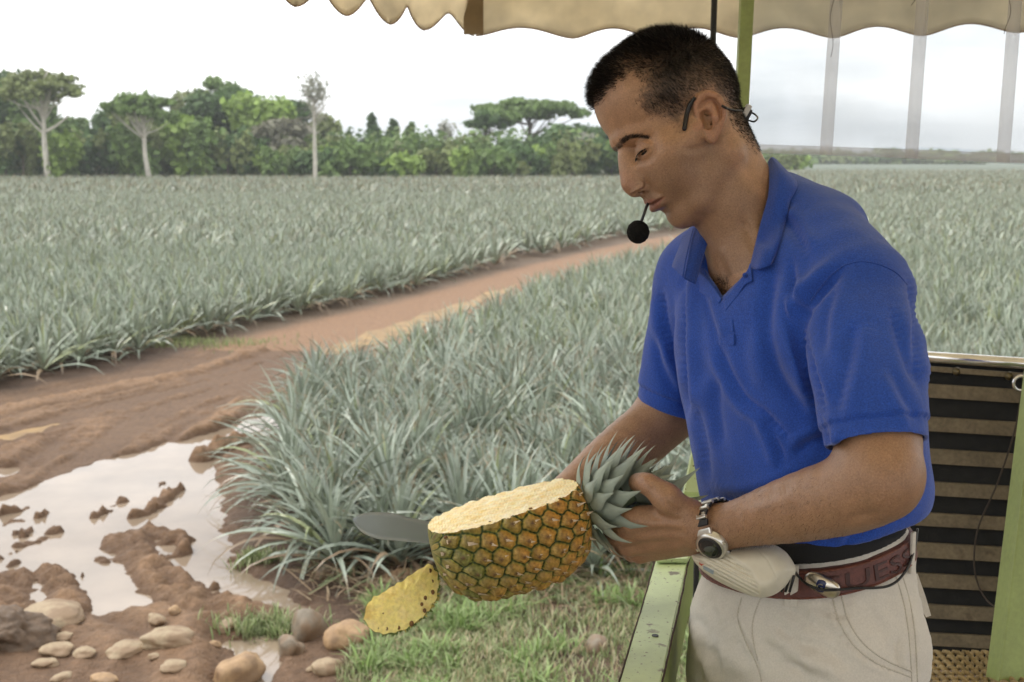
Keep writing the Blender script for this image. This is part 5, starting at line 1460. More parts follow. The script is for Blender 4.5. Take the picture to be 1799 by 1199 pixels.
# ---------------------------------------------------------------- hair strands (short, clipped)
def strands(name, P0, D, Ln, wd, m_, parent, bend=.0):
    """thin tapered blades; P0 roots, D directions, Ln lengths (all in viewing-frame metres)"""
    rs = np.random.RandomState(len(P0)); n = len(P0)
    S = np.cross(D, rs.normal(size=(n, 3))); S /= np.linalg.norm(S, axis=1)[:, None]
    mid = P0+D*Ln[:, None]*.5+S*(bend*Ln)[:, None] if np.ndim(bend) else P0+D*Ln[:, None]*.5
    a = P0-S*wd/2; b = P0+S*wd/2; c = mid-S*wd*.4; d = mid+S*wd*.4; t = P0+D*Ln[:, None]
    V = np.stack((a, b, d, c, t), 1).reshape(-1, 3); k = np.arange(n)*5
    F = np.concatenate((np.stack((k, k+1, k+2, k+3), 1), np.stack((k+3, k+2, k+4, k+4), 1)))
    F3 = [tuple(f) for f in F[:n].tolist()]+[tuple(f[:3]) for f in F[n:].tolist()]
    return mesh_obj(name, c2w(V), F3, m_, parent)
rs = np.random.RandomState(3)
fa = np.linalg.norm(np.cross(BV[BF[:, 2]]-BV[BF[:, 0]], BV[BF[:, 3]]-BV[BF[:, 1]]), axis=1)/2
def sample(weight, n):
    w = fa*weight[BF].mean(1); w = w/w.sum()
    i = rs.choice(len(BF), n, p=w); r = rs.dirichlet((1, 1, 1, 1), n)
    return (BV[BF[i]]*r[:, :, None]).sum(1), (BN[BF[i]]*r[:, :, None]).sum(1), i
not_ear = 1-((Wv > 72) & (np.hypot(U-22, Vv+4) < 34))
hw = sst(7, -12, hd)*fz*not_ear
frontw = sst(70, 95, U)*sst(75, 100, Vv)
P0, N0, idx = sample(hw*(.55+.45*np.maximum(thick, frontw)), HAIR_N)
L0 = c2h(P0)
top = sst(50, 105, L0[:, 1]*1000)
front = sst(55, 100, L0[:, 0]*1000)*top
away = np.array((-.35, 0, 0))
flow = (h2c(np.stack((np.full(len(P0), .55)-1.3*0, np.full(len(P0), .1), np.zeros(len(P0))), 1))-HO)       # forwards
down = -HU*.9-HF*.25
hdn = hd[BF[idx]].mean(1); edge = sst(-3, -45, hdn)
D0 = N0*(.18+.42*top[:, None]+.10*front[:, None])+flow*(.9*top[:, None])+down*(1-top[:, None])*.8+rs.normal(size=P0.shape)*.16
D0 /= np.linalg.norm(D0, axis=1)[:, None]
Ln = (.0045+.0030*edge+.005*top*edge+.007*front)*rs.uniform(.7, 1.2, len(P0))
hair = strands('hair', P0-N0*.0005, D0, Ln, .00050, M_hair, body)
# brow hair
bw = sst(3.4, 1.6, dB)*fz
P1, N1, _ = sample(bw, 1000)
dirb = (HR @ np.array((-.55, .15, .8))); L1 = c2h(P1); sg = np.sign(L1[:, 2])
dirs = np.stack([HR @ np.array((-.5, .12, .85*s_)) for s_ in sg])
D1 = dirs+N1*.25+rs.normal(size=P1.shape)*.12; D1 /= np.linalg.norm(D1, axis=1)[:, None]
strands('eyebrow', P1, D1, rs.uniform(.004, .007, len(P1)), .00038, M_hair, body)
# lashes along the upper lid edge
la = []; ld = []
for s_ in (1, -1):
    e = spline([mm(106.5, .2, 17*s_), mm(111.6, -.2, 23*s_), mm(111.8, 2.2, 30*s_), mm(108.6, 3.6, 37*s_), mm(102.5, 3.2, 43.5*s_)], 90)
    for q in e:
        la.append(h2c(q)); ld.append(HR @ np.array((.75, -.62, .25*s_)))
la = np.array(la); ld = np.array(ld)+rs.normal(size=(len(la), 3))*.08; ld /= np.linalg.norm(ld, axis=1)[:, None]
strands('eyelashes', la, ld, rs.uniform(.004, .007, len(la)), .0006, M_hair, body)
# stubble dots and forearm / chest hair
sb = np.clip(beard, 0, 1)*(Vv < -18)*(1-lip)*(Wv < 62)
P2, N2, _ = sample(sb*(BN[:, 2] < .4), STUB_N)
D2 = N2*.8+(-HU*.5)+rs.normal(size=P2.shape)*.2; D2 /= np.linalg.norm(D2, axis=1)[:, None]
strands('beard_stubble', P2, D2, rs.uniform(.0004, .0008, len(P2)), .00018, M_hair2, body)
aw = np.zeros(len(BV))
for S_, E_ in ((ELN, WRN), (ELF, WRF)):
    ab = E_-S_; t = ((BV-S_) @ ab)/(ab @ ab)
    dd = np.linalg.norm(BV-S_-t[:, None]*ab, axis=1)
    aw += ((t > .08) & (t < 1.02) & (dd < .06))*sst(.0, .35, t)*(BN[:, 2] < .5)
P3, N3, _ = sample(aw, 2600)
D3 = N3*.25+np.array((-.45, -.75, 0))+rs.normal(size=P3.shape)*.28; D3 /= np.linalg.norm(D3, axis=1)[:, None]
strands('arm_hair', P3, D3, rs.uniform(.0035, .0065, len(P3)), .00018, M_hair2, body)
P4, N4, _ = sample(ch*1.0, 420)
D4 = N4*.4+rs.normal(size=P4.shape)*.5; D4 /= np.linalg.norm(D4, axis=1)[:, None]
strands('chest_hair', P4, D4, rs.uniform(.006, .012, len(P4)), .00030, M_hair, body)

# ---------------------------------------------------------------- clothes
shirt = mesh_obj('polo_shirt', c2w(SV), SF_[:, ::-1], M_shirt, person)
# collar: a near leaf that rolls over the neck, and the far leaf in two folds
patch('collar', [[(1349,284),(1351,310),(1349,345),(1336,392),(1324,440),(1317,470)], [(1356,276),(1372,304),(1366,344),(1353,394),(1339,446),(1331,474)], [(1366,282),(1392,316),(1381,350),(1370,398),(1357,446),(1351,467)], [(1372,290),(1401,322),(1388,356),(1377,404),(1364,446),(1356,464)]],
      [[1.600,1.566,1.548,1.540,1.534,1.530], [1.598,1.552,1.534,1.527,1.521,1.519], [1.602,1.550,1.530,1.524,1.517,1.513], [1.606,1.556,1.537,1.530,1.522,1.515]], M_shirt_dk, shirt, n=40, m=18, th=.002, drape=(0, .012, .010, .0035))
patch('collar', [[(1252,400),(1243,428),(1231,468),(1222,500)], [(1237,396),(1229,425),(1219,462),(1209,494)], [(1222,399),(1215,425),(1207,462),(1202,490)]],
      [[1.60,1.588,1.574,1.562], [1.612,1.588,1.568,1.556], [1.625,1.594,1.568,1.553]], M_shirt_dk, shirt, n=30, m=10, th=.002)
patch('collar', [[(1220,399),(1213,425),(1205,462),(1201,489)], [(1204,412),(1199,432),(1192,455),(1186,474)], [(1199,414),(1192,436),(1184,456),(1180,469)]],
      [[1.622,1.592,1.566,1.552], [1.640,1.618,1.592,1.580], [1.648,1.632,1.612,1.598]], M_shirt_dk, shirt, n=30, m=10, th=.002, drape=(.006, .005, .003))
shirt_d = lambda C: shirt_sdf(C, False)
# placket
pl = []
for L1, L2, off in (([(1318,462),(1312,476),(1294,500),(1270,528)], [(1322,494),(1308,502),(1296,520),(1274,548)], .003),
                    ([(1222,472),(1240,486),(1254,504),(1268,526)], [(1205,500),(1222,508),(1240,520),(1264,534)], .004),
                    ([(1268,528),(1266,556),(1264,584)], [(1287,528),(1288,556),(1290,584)], .0022),
                    ([(1263,587),(1263,598),(1263,607)], [(1291,587),(1291,598),(1291,607)], .0026)):
    V0, V1, F = strip(shirt_d, L1, L2, n=24, m=8, off=off)
    pl.append((V0, V1, F))
for i, (V0, V1, F) in enumerate(pl):
    mesh_obj('placket', c2w(np.vstack((V0, V1))), F, M_shirt, shirt)
def seam(f, pts, w, off, m_, parent, name, n=60, r=None):
    P = spline(pts, n); Q = []
    for x, y in P:
        z = snap(f, x, y)
        if z: Q.append(c2w(pp(x, y, z-off)))
    b = MB()
    if len(Q) > 3: b.tube(Q, w, 6)
    return b.build(name, m_, parent, smooth=True)
seam(BVH_S, [(1484,466),(1462,482),(1444,502),(1424,530)], .0009, .0000, M_shirt_dk, shirt, 'shoulder_seam')
seam(BVH_S, [(1484,466),(1510,460),(1540,464),(1572,478),(1594,500)], .0009, .0000, M_shirt_dk, shirt, 'shoulder_seam')
# two small buttons
for q in ((1221,493), (1309,484)):
    z = snap(shirt_d, *q) or 1.55; b = MB(); c = pp(q[0], q[1], z-.0075)
    b.tube([c2w(c), c2w(c+np.array((0, 0, -.0012)))], .0032, 14); b.build('button', M_shirt_dk, shirt, True)

pants = mesh_obj('trousers', c2w(PV), PF[:, ::-1], M_pants, person)
for nm, pts in (('pocket_seam', [(1462,1046),(1474,1092),(1502,1136),(1545,1168),(1600,1190)]), ('pocket_seam', [(1478,1046),(1490,1090),(1516,1130),(1556,1160),(1602,1180)]),
                ('side_seam', [(1570,1000),(1588,1060),(1597,1120),(1602,1199)]), ('side_seam', [(1582,1000),(1599,1060),(1608,1120),(1612,1199)]),
                ('fly_seam', [(1303,1050),(1296,1085),(1310,1128),(1330,1170),(1338,1200)]), ('fly_seam', [(1336,1052),(1324,1085),(1322,1120),(1331,1160)])):
    seam(BVH_P, pts, .0010, .0001, M_stitch, pants, nm)
# back pocket flap
b = MB(); 
fl = [(1603,1010),(1612,1008),(1626,1048),(1636,1082),(1627,1085),(1614,1064),(1603,1050)]
mesh_obj('pocket_flap', c2w(np.array([pp(x, y, 1.592) for x, y in fl]+[pp(x, y, 1.597) for x, y in fl])),
         [tuple(range(7)), tuple(range(13, 6, -1))]+[(i, (i+1) % 7, (i+1) % 7+7, i+7) for i in range(7)], M_pants, pants, smooth=False)

# belt, elastic band, loops
M_belt = mat('tooled_leather', (.105, .030, .022), rough=.5, spec=.5, var=[(180, .30), (40, .15)], bumps=((420, .5, .0012),))
M_band = mat('elastic', (.008, .008, .009), rough=.85, var=(600, .3), bumps=((1500, .4, .0006),))
M_metal = mat('brushed_metal', (.62, .58, .50), rough=.28, metal=1, var=(200, .08))
zt = PANT_TOP
def sdf_obj(name, f, lo, hi, h, m_, parent, it=1):
    V, F = sdf_mesh(f, lo, hi, h, block=6); V = relax(V, F, it, .4)
    return mesh_obj(name, c2w(V), F[:, ::-1], m_, parent), V, F
BX = ((.14, -.36, 1.36), (.56, -.20, 1.84))
f_belt = belt_ring(zt-.044, zt-.013, .0055)
belt, _, _ = sdf_obj('belt', f_belt, *BX, .0022, M_belt, pants)
f_edge = belt_ring(zt-.0440, zt-.0415, .0068); f_edge2 = belt_ring(zt-.0165, zt-.0140, .0068)
M_belt2 = mat('leather_edge', (.16, .055, .035), rough=.55, var=(300, .3))
sdf_obj('edge_stitch', lambda C: np.minimum(f_edge(C), f_edge2(C)), *BX, .0012, M_belt2, belt)
sdf_obj('elastic_band', belt_ring(zt-.006, zt+.018, .0080), *BX, .0022, M_band, person)
def radial(f, px, py): return snap(f, px, py)
def text_geo(txt, size, extr):
    cu = bpy.data.curves.new('t', 'FONT'); cu.body = txt; cu.size = size; cu.extrude = extr; cu.resolution_u = 3
    o = bpy.data.objects.new('t', cu); SC.collection.objects.link(o)
    dg = bpy.context.evaluated_depsgraph_get(); me = bpy.data.meshes.new_from_object(o.evaluated_get(dg))
    V = np.array([v.co[:] for v in me.vertices]); F = [tuple(p.vertices) for p in me.polygons]
    bpy.data.objects.remove(o); bpy.data.meshes.remove(me); return V, F
def on_belt(px0, z, up, off=.0):
    """point on the belt: choose the image column, keep the height z"""
    lo_, hi_ = 900, 1120
    for _ in range(22):
        m_ = (lo_+hi_)/2; d_ = snap(f_belt_full, px0, m_)
        if d_ is None: return None
        zz = c2w(pp(px0, m_, d_))[2]
        if zz-.21*(pp(px0, m_, d_)[0]-X_LEFT) > z: lo_ = m_
        else: hi_ = m_
    return pp(px0, m_, d_-off)
f_belt_full = lambda C: loft(C, PANTS, .0055)
cols_px = list(range(1392, 1604, 6)); mid = [on_belt(x, zt-.029, 0) for x in cols_px]; mid = np.array([q for q in mid if q is not None])
arc = np.concatenate(([0], np.cumsum(np.linalg.norm(np.diff(mid, axis=0), axis=1))))
V, F = text_geo('GUESS', .0255, .0005)
V[:, 0] -= V[:, 0].min(); wT = V[:, 0].max(); V[:, 0] = V[:, 0]*(.140/wT)
def bend(V, s0):
    out = []
    wm = c2w(mid)
    for x, y, z in V:
        s_ = s0+x; p = np.array([np.interp(s_, arc, wm[:, k]) for k in range(3)])
        e = .003; t = np.array([np.interp(s_+e, arc, wm[:, k]) for k in range(3)])-np.array([np.interp(s_-e, arc, wm[:, k]) for k in range(3)])
        n = np.cross(t, (0, 0, 1.)); n /= np.linalg.norm(n); n = n if n[1] < 0 else -n
        out.append(p+np.array((0, 0, y-.0090))+n*(.0013+z+(.009-y)*.27))
    return np.array(out)
M_let = mat('tooled_letters', (.048, .014, .011), rough=.55, var=(300, .3))
mesh_obj('lettering', bend(V, arc[-1]-.146), F, M_let, belt, smooth=False)
# buckle: domed oval plate with a round emblem, half turned away
bk = on_belt(1442, zt-.030, 0); bkw = c2w(bk)
nb_ = np.array((-.55, -.83, 0)); tb = np.array((.83, -.55, 0)); ub = np.array((0, 0, 1.))
def plate(name, ctr, a, b_, h, m_, parent, tilt=0., n=36, rings=6):
    V = [ctr+nb_*h]; F = []
    tt = tb*math.cos(tilt)+ub*math.sin(tilt); uu = ub*math.cos(tilt)-tb*math.sin(tilt)
    for r in range(1, rings+1):
        q = r/rings
        for i in range(n):
            an = 2*math.pi*i/n; ca, sa = math.cos(an), math.sin(an)
            V.append(ctr+tt*a*q*np.sign(ca)*abs(ca)**.8+uu*b_*q*np.sign(sa)*abs(sa)**.8+nb_*h*(1-q**2.2))
    for i in range(n): V.append(V[1+(rings-1)*n+i]-nb_*.004)
    for i in range(n): F.append((0, 1+i, 1+(i+1) % n))
    for r in range(rings):
        for i in range(n):
            a0 = 1+r*n+i; a1 = 1+r*n+(i+1) % n; F.append((a0, a0+n, a1+n, a1))
    return mesh_obj(name, np.array(V), F, m_, parent)
buckle = plate('buckle', bkw+nb_*.003+tb*.002+ub*.001, .0215, .0115, .0035, M_metal, belt, tilt=-.28)
M_emb = mat('emblem_blue', (.02, .03, .10), rough=.3)
plate('emblem', bkw+nb_*.0055+tb*.002+ub*.001, .0075, .0075, .0016, M_emb, buckle)
V, F = text_geo('G', .0115, .0006); V[:, 0] -= V[:, 0].mean(); V[:, 1] -= V[:, 1].mean()
mesh_obj('emblem_letter', np.array([bkw+nb_*(.0072+z)+tb*(.002+x)+ub*y for x, y, z in V]), F, M_metal, buckle, smooth=False)
for x in (1396, 1601, 1386):
    b = MB(); q = on_belt(x, zt-.029, 0)
    if q is None: continue
    q = c2w(q); n_ = np.array((q[0]-c2w(pp(1428, 1000, 1.6))[0], q[1]-c2w(pp(1428, 1000, 1.6))[1], 0)); n_ /= np.linalg.norm(n_); t_ = np.cross(n_, (0, 0, 1))
    b.box(q+n_*.0015, (.0035, .009, .050), np.stack((n_, t_, (0, 0, 1)), 1), .0012); b.build('belt_loop', M_pants, pants)

# shoes (mostly outside the picture)
M_shoe = mat('shoe_leather', (.03, .022, .018), rough=.5)
for L, dx in ((LEGN, .03), (LEGF, -.03)):
    e = c2w(leg_pts(L, dx)[-1]); d_ = np.array((-.80, -.35, 0)); d_ /= np.linalg.norm(d_)
    def fs(P, e=e, d_=d_):
        q = smin(cone(P, e*(1, 1, 0)+np.array((0, 0, 1.045))-d_*.03, e*(1, 1, 0)+d_*.15+np.array((0, 0, 1.036)), .043, .034), cone(P, e*(1, 1, 0)+np.array((0, 0, 1.11)), e*(1, 1, 0)+np.array((0, 0, 1.05)), .045, .045), .03)
        return smax(q, 1.003-P[:, 2], .004)
    lo_ = np.minimum(e, e+d_*.2)-.08; hi_ = np.maximum(e, e+d_*.2)+.08; lo_[2] = .98; hi_[2] = 1.18
    V, F = sdf_mesh(fs, lo_, hi_, .005); mesh_obj('shoe', V, F, M_shoe, person)
# ================================================================== pineapple
PA, PB = pp(772, 962, 1.50), pp(1040, 893, 1.525)          # blossom end, crown end (fruit axis)
PAX = (PB-PA); PLEN = np.linalg.norm(PAX); PAX = PAX/PLEN
up_ = np.array((0, 1., 0)); PU = up_-PAX*(up_ @ PAX); PU /= np.linalg.norm(PU); PV_ = np.cross(PAX, PU)
if PV_[2] > 0: PV_ = -PV_                                   # PV_ points to the camera
AXO = -.010
def prad(t):        # radius along the fruit, t 0..1
    return .0735*np.clip(1-np.abs(np.clip(2*t-1.0, -1, 1)*1.0)**3.0, 0, 1)**.40*(1-.035*t)
# eyes on opposite spirals
EYES = []
rows_ = 10; per = 13
for r in range(rows_+1):
    for k in range(per):
        EYES.append(((r+.25+.5*(k % 2)*0+ (k*5 % per)/per*1.0-.3)/rows_, 2*math.pi*(k+.5*(r % 2))/per))
EYES = []
for r in range(-1, 21):
    for k in range(per//1):
        if (k+r) % 2 == 0: EYES.append(((r+.5)/18.5, 2*math.pi*k/14+ .0))
EYES = [((r+.35)/8.8+(.5*(k % 2))/8.8, 2*math.pi*k/24) for r in range(-1, 10) for k in range(24)]
EY = np.array(EYES)
rs = np.random.RandomState(9); EY += rs.normal(size=EY.shape)*np.array((.010, .026)); EY[:, 1] += EY[:, 0]*.55
nt, na = 300, 620
T = .5-.5*np.cos(np.pi*np.linspace(0, 1, nt)); T[0] = 1e-5; A = np.linspace(0, 2*math.pi, na, endpoint=False)
TT, AA = np.meshgrid(T, A, indexing='ij')
ell_t = PLEN; 
best = np.full(TT.shape, 9.); sec = np.full(TT.shape, 9.); bi = np.zeros(TT.shape, int)
for i, (et, ea) in enumerate(EY):
    da = np.abs((AA-ea+math.pi) % (2*math.pi)-math.pi)*.066; dt = (TT-et)*ell_t
    d = np.sqrt((da*1.02)**2+(dt)**2+.35*np.abs(da*dt))
    m = d < best; sec = np.where(m, best, np.minimum(sec, d)); bi = np.where(m, i, bi); best = np.where(m, d, best)
edge = np.clip((sec-best)/.0105+.10*np.sin(AA*57+TT*91)*np.sin(TT*140-AA*33)*.9, 0, 1)                       # 0 at cell borders
rad = np.where(best < .02, best, .02)
bump = .0064*np.clip(edge*1.05, 0, 1)**.9*(1+.25*rs.uniform(-1, 1, len(EY))[bi])-.0024
bump += .0016*np.exp(-(best/.0030)**2)
et = EY[bi, 0]; dtl = (TT-et)*ell_t; eyetone = rs.uniform(-1, 1, len(EY))[bi]
R0 = prad(TT)+bump*np.clip(np.minimum(TT, 1-TT)*14, 0.15, 1)
P3 = PA+PAX*(AXO)+PAX*(TT[..., None]*(PLEN+.004))+PU*(R0*np.cos(AA))[..., None]+PV_*(R0*np.sin(AA))[..., None]
# flat cut: plane through picture points on the upper edge of the rind
c1, c2, c3 = pp(770, 948, 1.432), pp(1012, 866, 1.470), pp(870, 874, 1.56)
cn = np.cross(c2-c1, c3-c1); cn /= np.linalg.norm(cn); cn = cn if cn[1] > 0 else -cn
ctr3 = PA+PAX*(AXO)+PAX*(TT[..., None]*(PLEN+.004))
dr = P3-ctr3; num = ((c1-ctr3)*cn).sum(-1); den = (dr*cn).sum(-1)
sfac = np.where(den > 1e-6, num/np.maximum(den, 1e-6), 9)
cut = sfac < 1
P3 = np.where(cut[..., None], ctr3+dr*np.clip(sfac, 0, 1)[..., None], P3)
wobc = .0006*wob(P3, .02, 2, 5)+.0003*wob(P3, .004, 2, 6)
P3 += cn*(np.where(cut, wobc, 0))[..., None]
# rind colours
base = np.zeros(TT.shape+(3,))
orange = np.array((.50, .255, .050)); brown = np.array((.13, .065, .03)); green = np.array((.035, .075, .012)); straw = np.array((.42, .33, .12)); dkg = np.array((.010, .020, .006)); olive = np.array((.19, .19, .050))
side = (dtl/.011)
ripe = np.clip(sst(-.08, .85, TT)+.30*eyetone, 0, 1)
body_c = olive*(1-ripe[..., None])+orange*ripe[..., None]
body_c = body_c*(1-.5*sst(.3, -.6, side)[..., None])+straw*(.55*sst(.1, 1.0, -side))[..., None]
k = sst(.03, .42, edge)[..., None]
basec = green*(1-k)+body_c*k
k2 = np.exp(-(best/.0026)**2)[..., None]; basec = basec*(1-k2)+brown*.8*k2
k3 = sst(.20, .0, edge)[..., None]; basec = basec*(1-k3*.7)+dkg*k3*.7
yl = (np.exp(-((edge-.30)/.10)**2)*(.5+.5*wob(P3, .02, 1, 3)))[..., None]; basec = basec*(1-.7*yl)+np.array((.30, .29, .05))*.7*yl
basec *= (1+.22*wob(P3, .006, 3, 8))[..., None]
V = P3.reshape(-1, 3); idx = np.arange(nt*na).reshape(nt, na)
a = idx[:-1]; b = idx[1:]
F = np.stack((a, np.roll(a, -1, 1), np.roll(b, -1, 1), b), -1).reshape(-1, 4)
fc = cut.ravel()[F].all(1)
M_rind = mat('pineapple_rind', attr=True, rough=.55, spec=.4, var=[(400, .15)], bumps=((300, .35, .0012),))
def flesh_nodes(m, N, L, b, out, src, tc): pass
M_flesh = mat('pineapple_flesh', (.88, .68, .27), rough=.30, spec=.6, var=[(90, .85, (.93, .84, .52), .42, .62), (260, .12), (45, .5, (.80, .56, .18), .60, .70)], bumps=((420, .5, .0014), (120, .35, .002)), sss=.25, sssr=(1, .6, .2))
fruit = empty('pineapple', c2w(PA+PAX*PLEN/2), 'ripe pineapple held sideways in the hand, its upper side sliced flat to the yellow flesh', 'pineapple')
def sub(V, F, cols=None):
    u, inv = np.unique(F, return_inverse=True); return V[u], inv.reshape(F.shape), (cols[u] if cols is not None else None)
v, f, c = sub(V, F[~fc], basec.reshape(-1, 3)); rind = mesh_obj('rind', c2w(v), f, M_rind, fruit, cols=np.clip(c, .004, 1))
v, f, c = sub(V, F[fc]); flesh = mesh_obj('cut_face', c2w(v), f, M_flesh, fruit)
# blossom end cap and brown eye pits at the rim of the cut
M_pit = mat('eye_pit', (.17, .085, .03), rough=.8, var=(200, .4))
m = MB(); bnd = [(pp(*q), r) for q, r in (((783, 944, 1.4335), .0022), ((935, 904, 1.455), .0022), ((985, 884, 1.463), .0016), ((862, 922, 1.445), .0014))]
for q, r in bnd:
    q = q-cn*((q-c1) @ cn)+cn*.0004; m.tube([c2w(q-cn*.002), c2w(q+cn*.0006)], r, 9)
m.build('eye_pits', M_pit, fruit, True)
# spiny bracts on each eye
M_bract = mat('dry_bract', (.52, .42, .30), rough=.7, var=(200, .4))
Vb = []; Fb = []
for i, (et, ea) in enumerate(EY):
    if et < .02 or et > .985: continue
    r = prad(et)+.0030; q = PA+PAX*AXO+PAX*et*(PLEN+.004)+PU*r*math.cos(ea)+PV_*r*math.sin(ea)
    if (q-c1) @ cn > -.004: continue
    nrm = PU*math.cos(ea)+PV_*math.sin(ea); tg = np.cross(PAX, nrm)
    for s_ in range(4):
        dirn = PAX*(.9+.2*rs.rand())+nrm*(.16+.16*rs.rand())+tg*rs.uniform(-.45, .45); dirn /= np.linalg.norm(dirn)
        L_ = rs.uniform(.008, .0135) if s_ == 0 else rs.uniform(.004, .008); w = .0024 if s_ == 0 else .0013; k = len(Vb)
        q0 = q-PAX*.003
        Vb += [q0-tg*w, q0+tg*w, q0+dirn*L_*.55+tg*w*.5+nrm*.0008, q0+dirn*L_*.55-tg*w*.5+nrm*.0008, q0+dirn*L_+nrm*.0022]
        Fb += [(k, k+1, k+2, k+3), (k+3, k+2, k+4)]
mesh_obj('bracts', c2w(np.array(Vb)), Fb, M_bract, fruit)
# crown
M_leaf = mat('crown_leaf', attr=True, rough=.5, spec=.35, var=[(60, .12)], bumps=((240, .2, .0008),))
def leafgeo(base_, d, nrm, L, w, curl, fold_=.35, n=12, tipc=0):
    """tapered channelled leaf; d direction, nrm upper side, curl bends towards nrm (negative: away)"""
    d = d/np.linalg.norm(d); s_ = np.cross(d, nrm); s_ /= np.linalg.norm(s_); nrm = np.cross(s_, d)
    V = []; F = []
    pos = np.array(base_, float); ang = 0
    for i in range(n+1):
        t = i/n; wd = w*(1-t**1.9)*(.78+.5*math.sin(math.pi*min(t*1.4, 1)))
        dd = d*math.cos(ang)+nrm*math.sin(ang); nn = nrm*math.cos(ang)-d*math.sin(ang)
        for q in (-1, -.5, 0, .5, 1):
            V.append(pos+s_*wd*q+nn*abs(q)**1.6*wd*fold_)
        pos = pos+dd*L/n; ang += curl/n*(.4+1.2*t)
    for i in range(n):
        for q in range(4): a = i*5+q; F.append((a, a+1, a+6, a+5))
    return V, F
Vc, Fc_, Cc_ = [], [], []
def addleaf(*a, tone=0., **k):
    V, F = leafgeo(*a, **k); o = len(Vc); Vc.extend(V); Fc_.extend([tuple(i+o for i in f) for f in F])
    n = len(V)//5
    for i in range(n):
        t = i/(n-1); g = np.array((.34, .40, .335))*(1+.16*tone)*(1-.20*t)+np.array((.05, .03, .0))*max(0, t-.88)*6
        if t < .2: g = g*.9+np.array((.05, .06, .03))
        for q in range(5): Cc_.append(g*(.88 if q in (0, 4) else 1.))
crown0 = PA+PAX*(PLEN-.006)
gold = 2.39996; NL = 112
CD = PAX*.985+np.array((0, .10, 0)); CD /= np.linalg.norm(CD)
rs = np.random.RandomState(21)
for i in range(NL):
    f_ = i/(NL-1); a = i*gold
    rr = .024*(1-f_)**.6+.004; h_ = -.006+.082*f_**1.1
    nrm = PU*math.cos(a)+PV_*math.sin(a)
    el = .10+1.05*f_**.85                                 # from sideways to along the axis
    d = CD*math.sin(el)+nrm*math.cos(el)
    L_ = .040+.030*math.sin(math.pi*min(1, f_*1.2))+rs.uniform(-.006, .006)
    w = .0088+.0030*math.sin(math.pi*f_)
    if f_ > .55: w *= .85
    pos = crown0+CD*h_+nrm*rr
    if body_sdf(np.array([pos+d*q for q in (.01, .02, .03, .045, .06)], np.float32)).min() < .004: continue
    addleaf(pos, d, CD if f_ < .7 else -nrm, L_, w, curl=(.95-.9*f_)+rs.uniform(-.15, .15), tone=rs.uniform(-1, 1), fold_=.30)
# long leaves beyond the hand
for (x0, y0, x1, y1, x2, y2, d0, d1, w) in ((1150, 885, 1195, 850, 1229, 822, 1.530, 1.515, .0075), (1140, 872, 1165, 835, 1197, 795, 1.535, 1.535, .0062), (1160, 900, 1210, 880, 1245, 873, 1.530, 1.505, .0085),
                                  (1165, 905, 1210, 895, 1252, 893, 1.540, 1.525, .0080), (1138, 862, 1152, 845, 1187, 818, 1.545, 1.55, .0050), (1130, 868, 1136, 850, 1143, 830, 1.520, 1.50, .0045)):
    a, b = pp(x0, y0, d0), pp(x2, y2, d1); md = pp(x1, y1, (d0+d1)/2)
    d = md-a; d = d/np.linalg.norm(d); L_ = np.linalg.norm(b-a)*1.02; e = b-a; e /= np.linalg.norm(e)
    nrm = e-d*(e @ d); nrm = nrm/(np.linalg.norm(nrm)+1e-9)
    if np.linalg.norm(np.cross(d, e)) < .02: nrm = np.array((0, .5, -.86))
    nn = np.array((.1, .35, -.93)); nn = nn-d*(nn @ d); nn /= np.linalg.norm(nn)
    addleaf(a, d*.4+e*.6, nn, L_, w, curl=.10, tone=rs.uniform(-.6, .8), fold_=.22, n=12)
m = MB(); m.tube([c2w(crown0-CD*.004), c2w(crown0+CD*.04), c2w(crown0+CD*.09)], [.020, .015, .005], 16)
crown = m.build('crown_core', mat('crown_core', (.16, .21, .11), rough=.6, var=(80, .3)), fruit, True)
mesh_obj('crown', c2w(np.array(Vc)), Fc_, M_leaf, fruit, cols=np.clip(np.array(Cc_), .01, 1))

# ================================================================== machete
mach = empty('machete', c2w(FHC), 'machete with a dull grey blade passing behind the pineapple', 'machete')
M_steel = mat('worn_steel', (.34, .39, .42), rough=.40, metal=.25, var=[(14, .12), (9, .7, (.34, .28, .15), .58, .66)], bumps=((200, .12, .0006),))
up_e = [(905, 905), (860, 905), (800, 912), (765, 917), (726, 911), (690, 902), (660, 900), (636, 903), (620, 911)]
lo_e = [(905, 948), (860, 950), (800, 953), (765, 955), (726, 953), (690, 950), (660, 946), (634, 934), (620, 915)]
UE, LE = spline(up_e, 40), spline(lo_e, 40); V = []; F = []
for i in range(40):
    d = 1.700-.085*(905-UE[i, 0])/285
    for j in range(7):
        s_ = j/6; q = UE[i]*(1-s_)+LE[i]*s_; th = .0016*min(1, (1-s_)*3)*(1 if i < 38 else .4)
        V.append(pp(q[0], q[1], d-th)); 
    for j in range(7):
        s_ = j/6; q = UE[i]*(1-s_)+LE[i]*s_; th = .0016*min(1, (1-s_)*3)*(1 if i < 38 else .4)
        V.append(pp(q[0], q[1], d+th))
for i in range(39):
    for j in range(6):
        a = i*14+j; F += [(a, a+14, a+15, a+1), (a+7, a+8, a+22, a+21)]
    a = i*14; F.append((a, a+7, a+21, a+14)); F.append((a+6, a+20, a+27, a+13))
F += [tuple(range(0, 7))+tuple(range(13, 6, -1)), tuple(39*14+k for k in list(range(6, -1, -1))+list(range(7, 14)))]
mesh_obj('blade', c2w(np.array(V)), F, M_steel, mach)
m = MB(); m.tube([c2w(FHC-HAX*.085), c2w(FHC-HAX*.07), c2w(FHC), c2w(FHC+HAX*.055)], [.015, .0125, .0125, .0125], 16)
m.build('handle', mat('handle_plastic', (.02, .018, .016), rough=.5), mach, True)

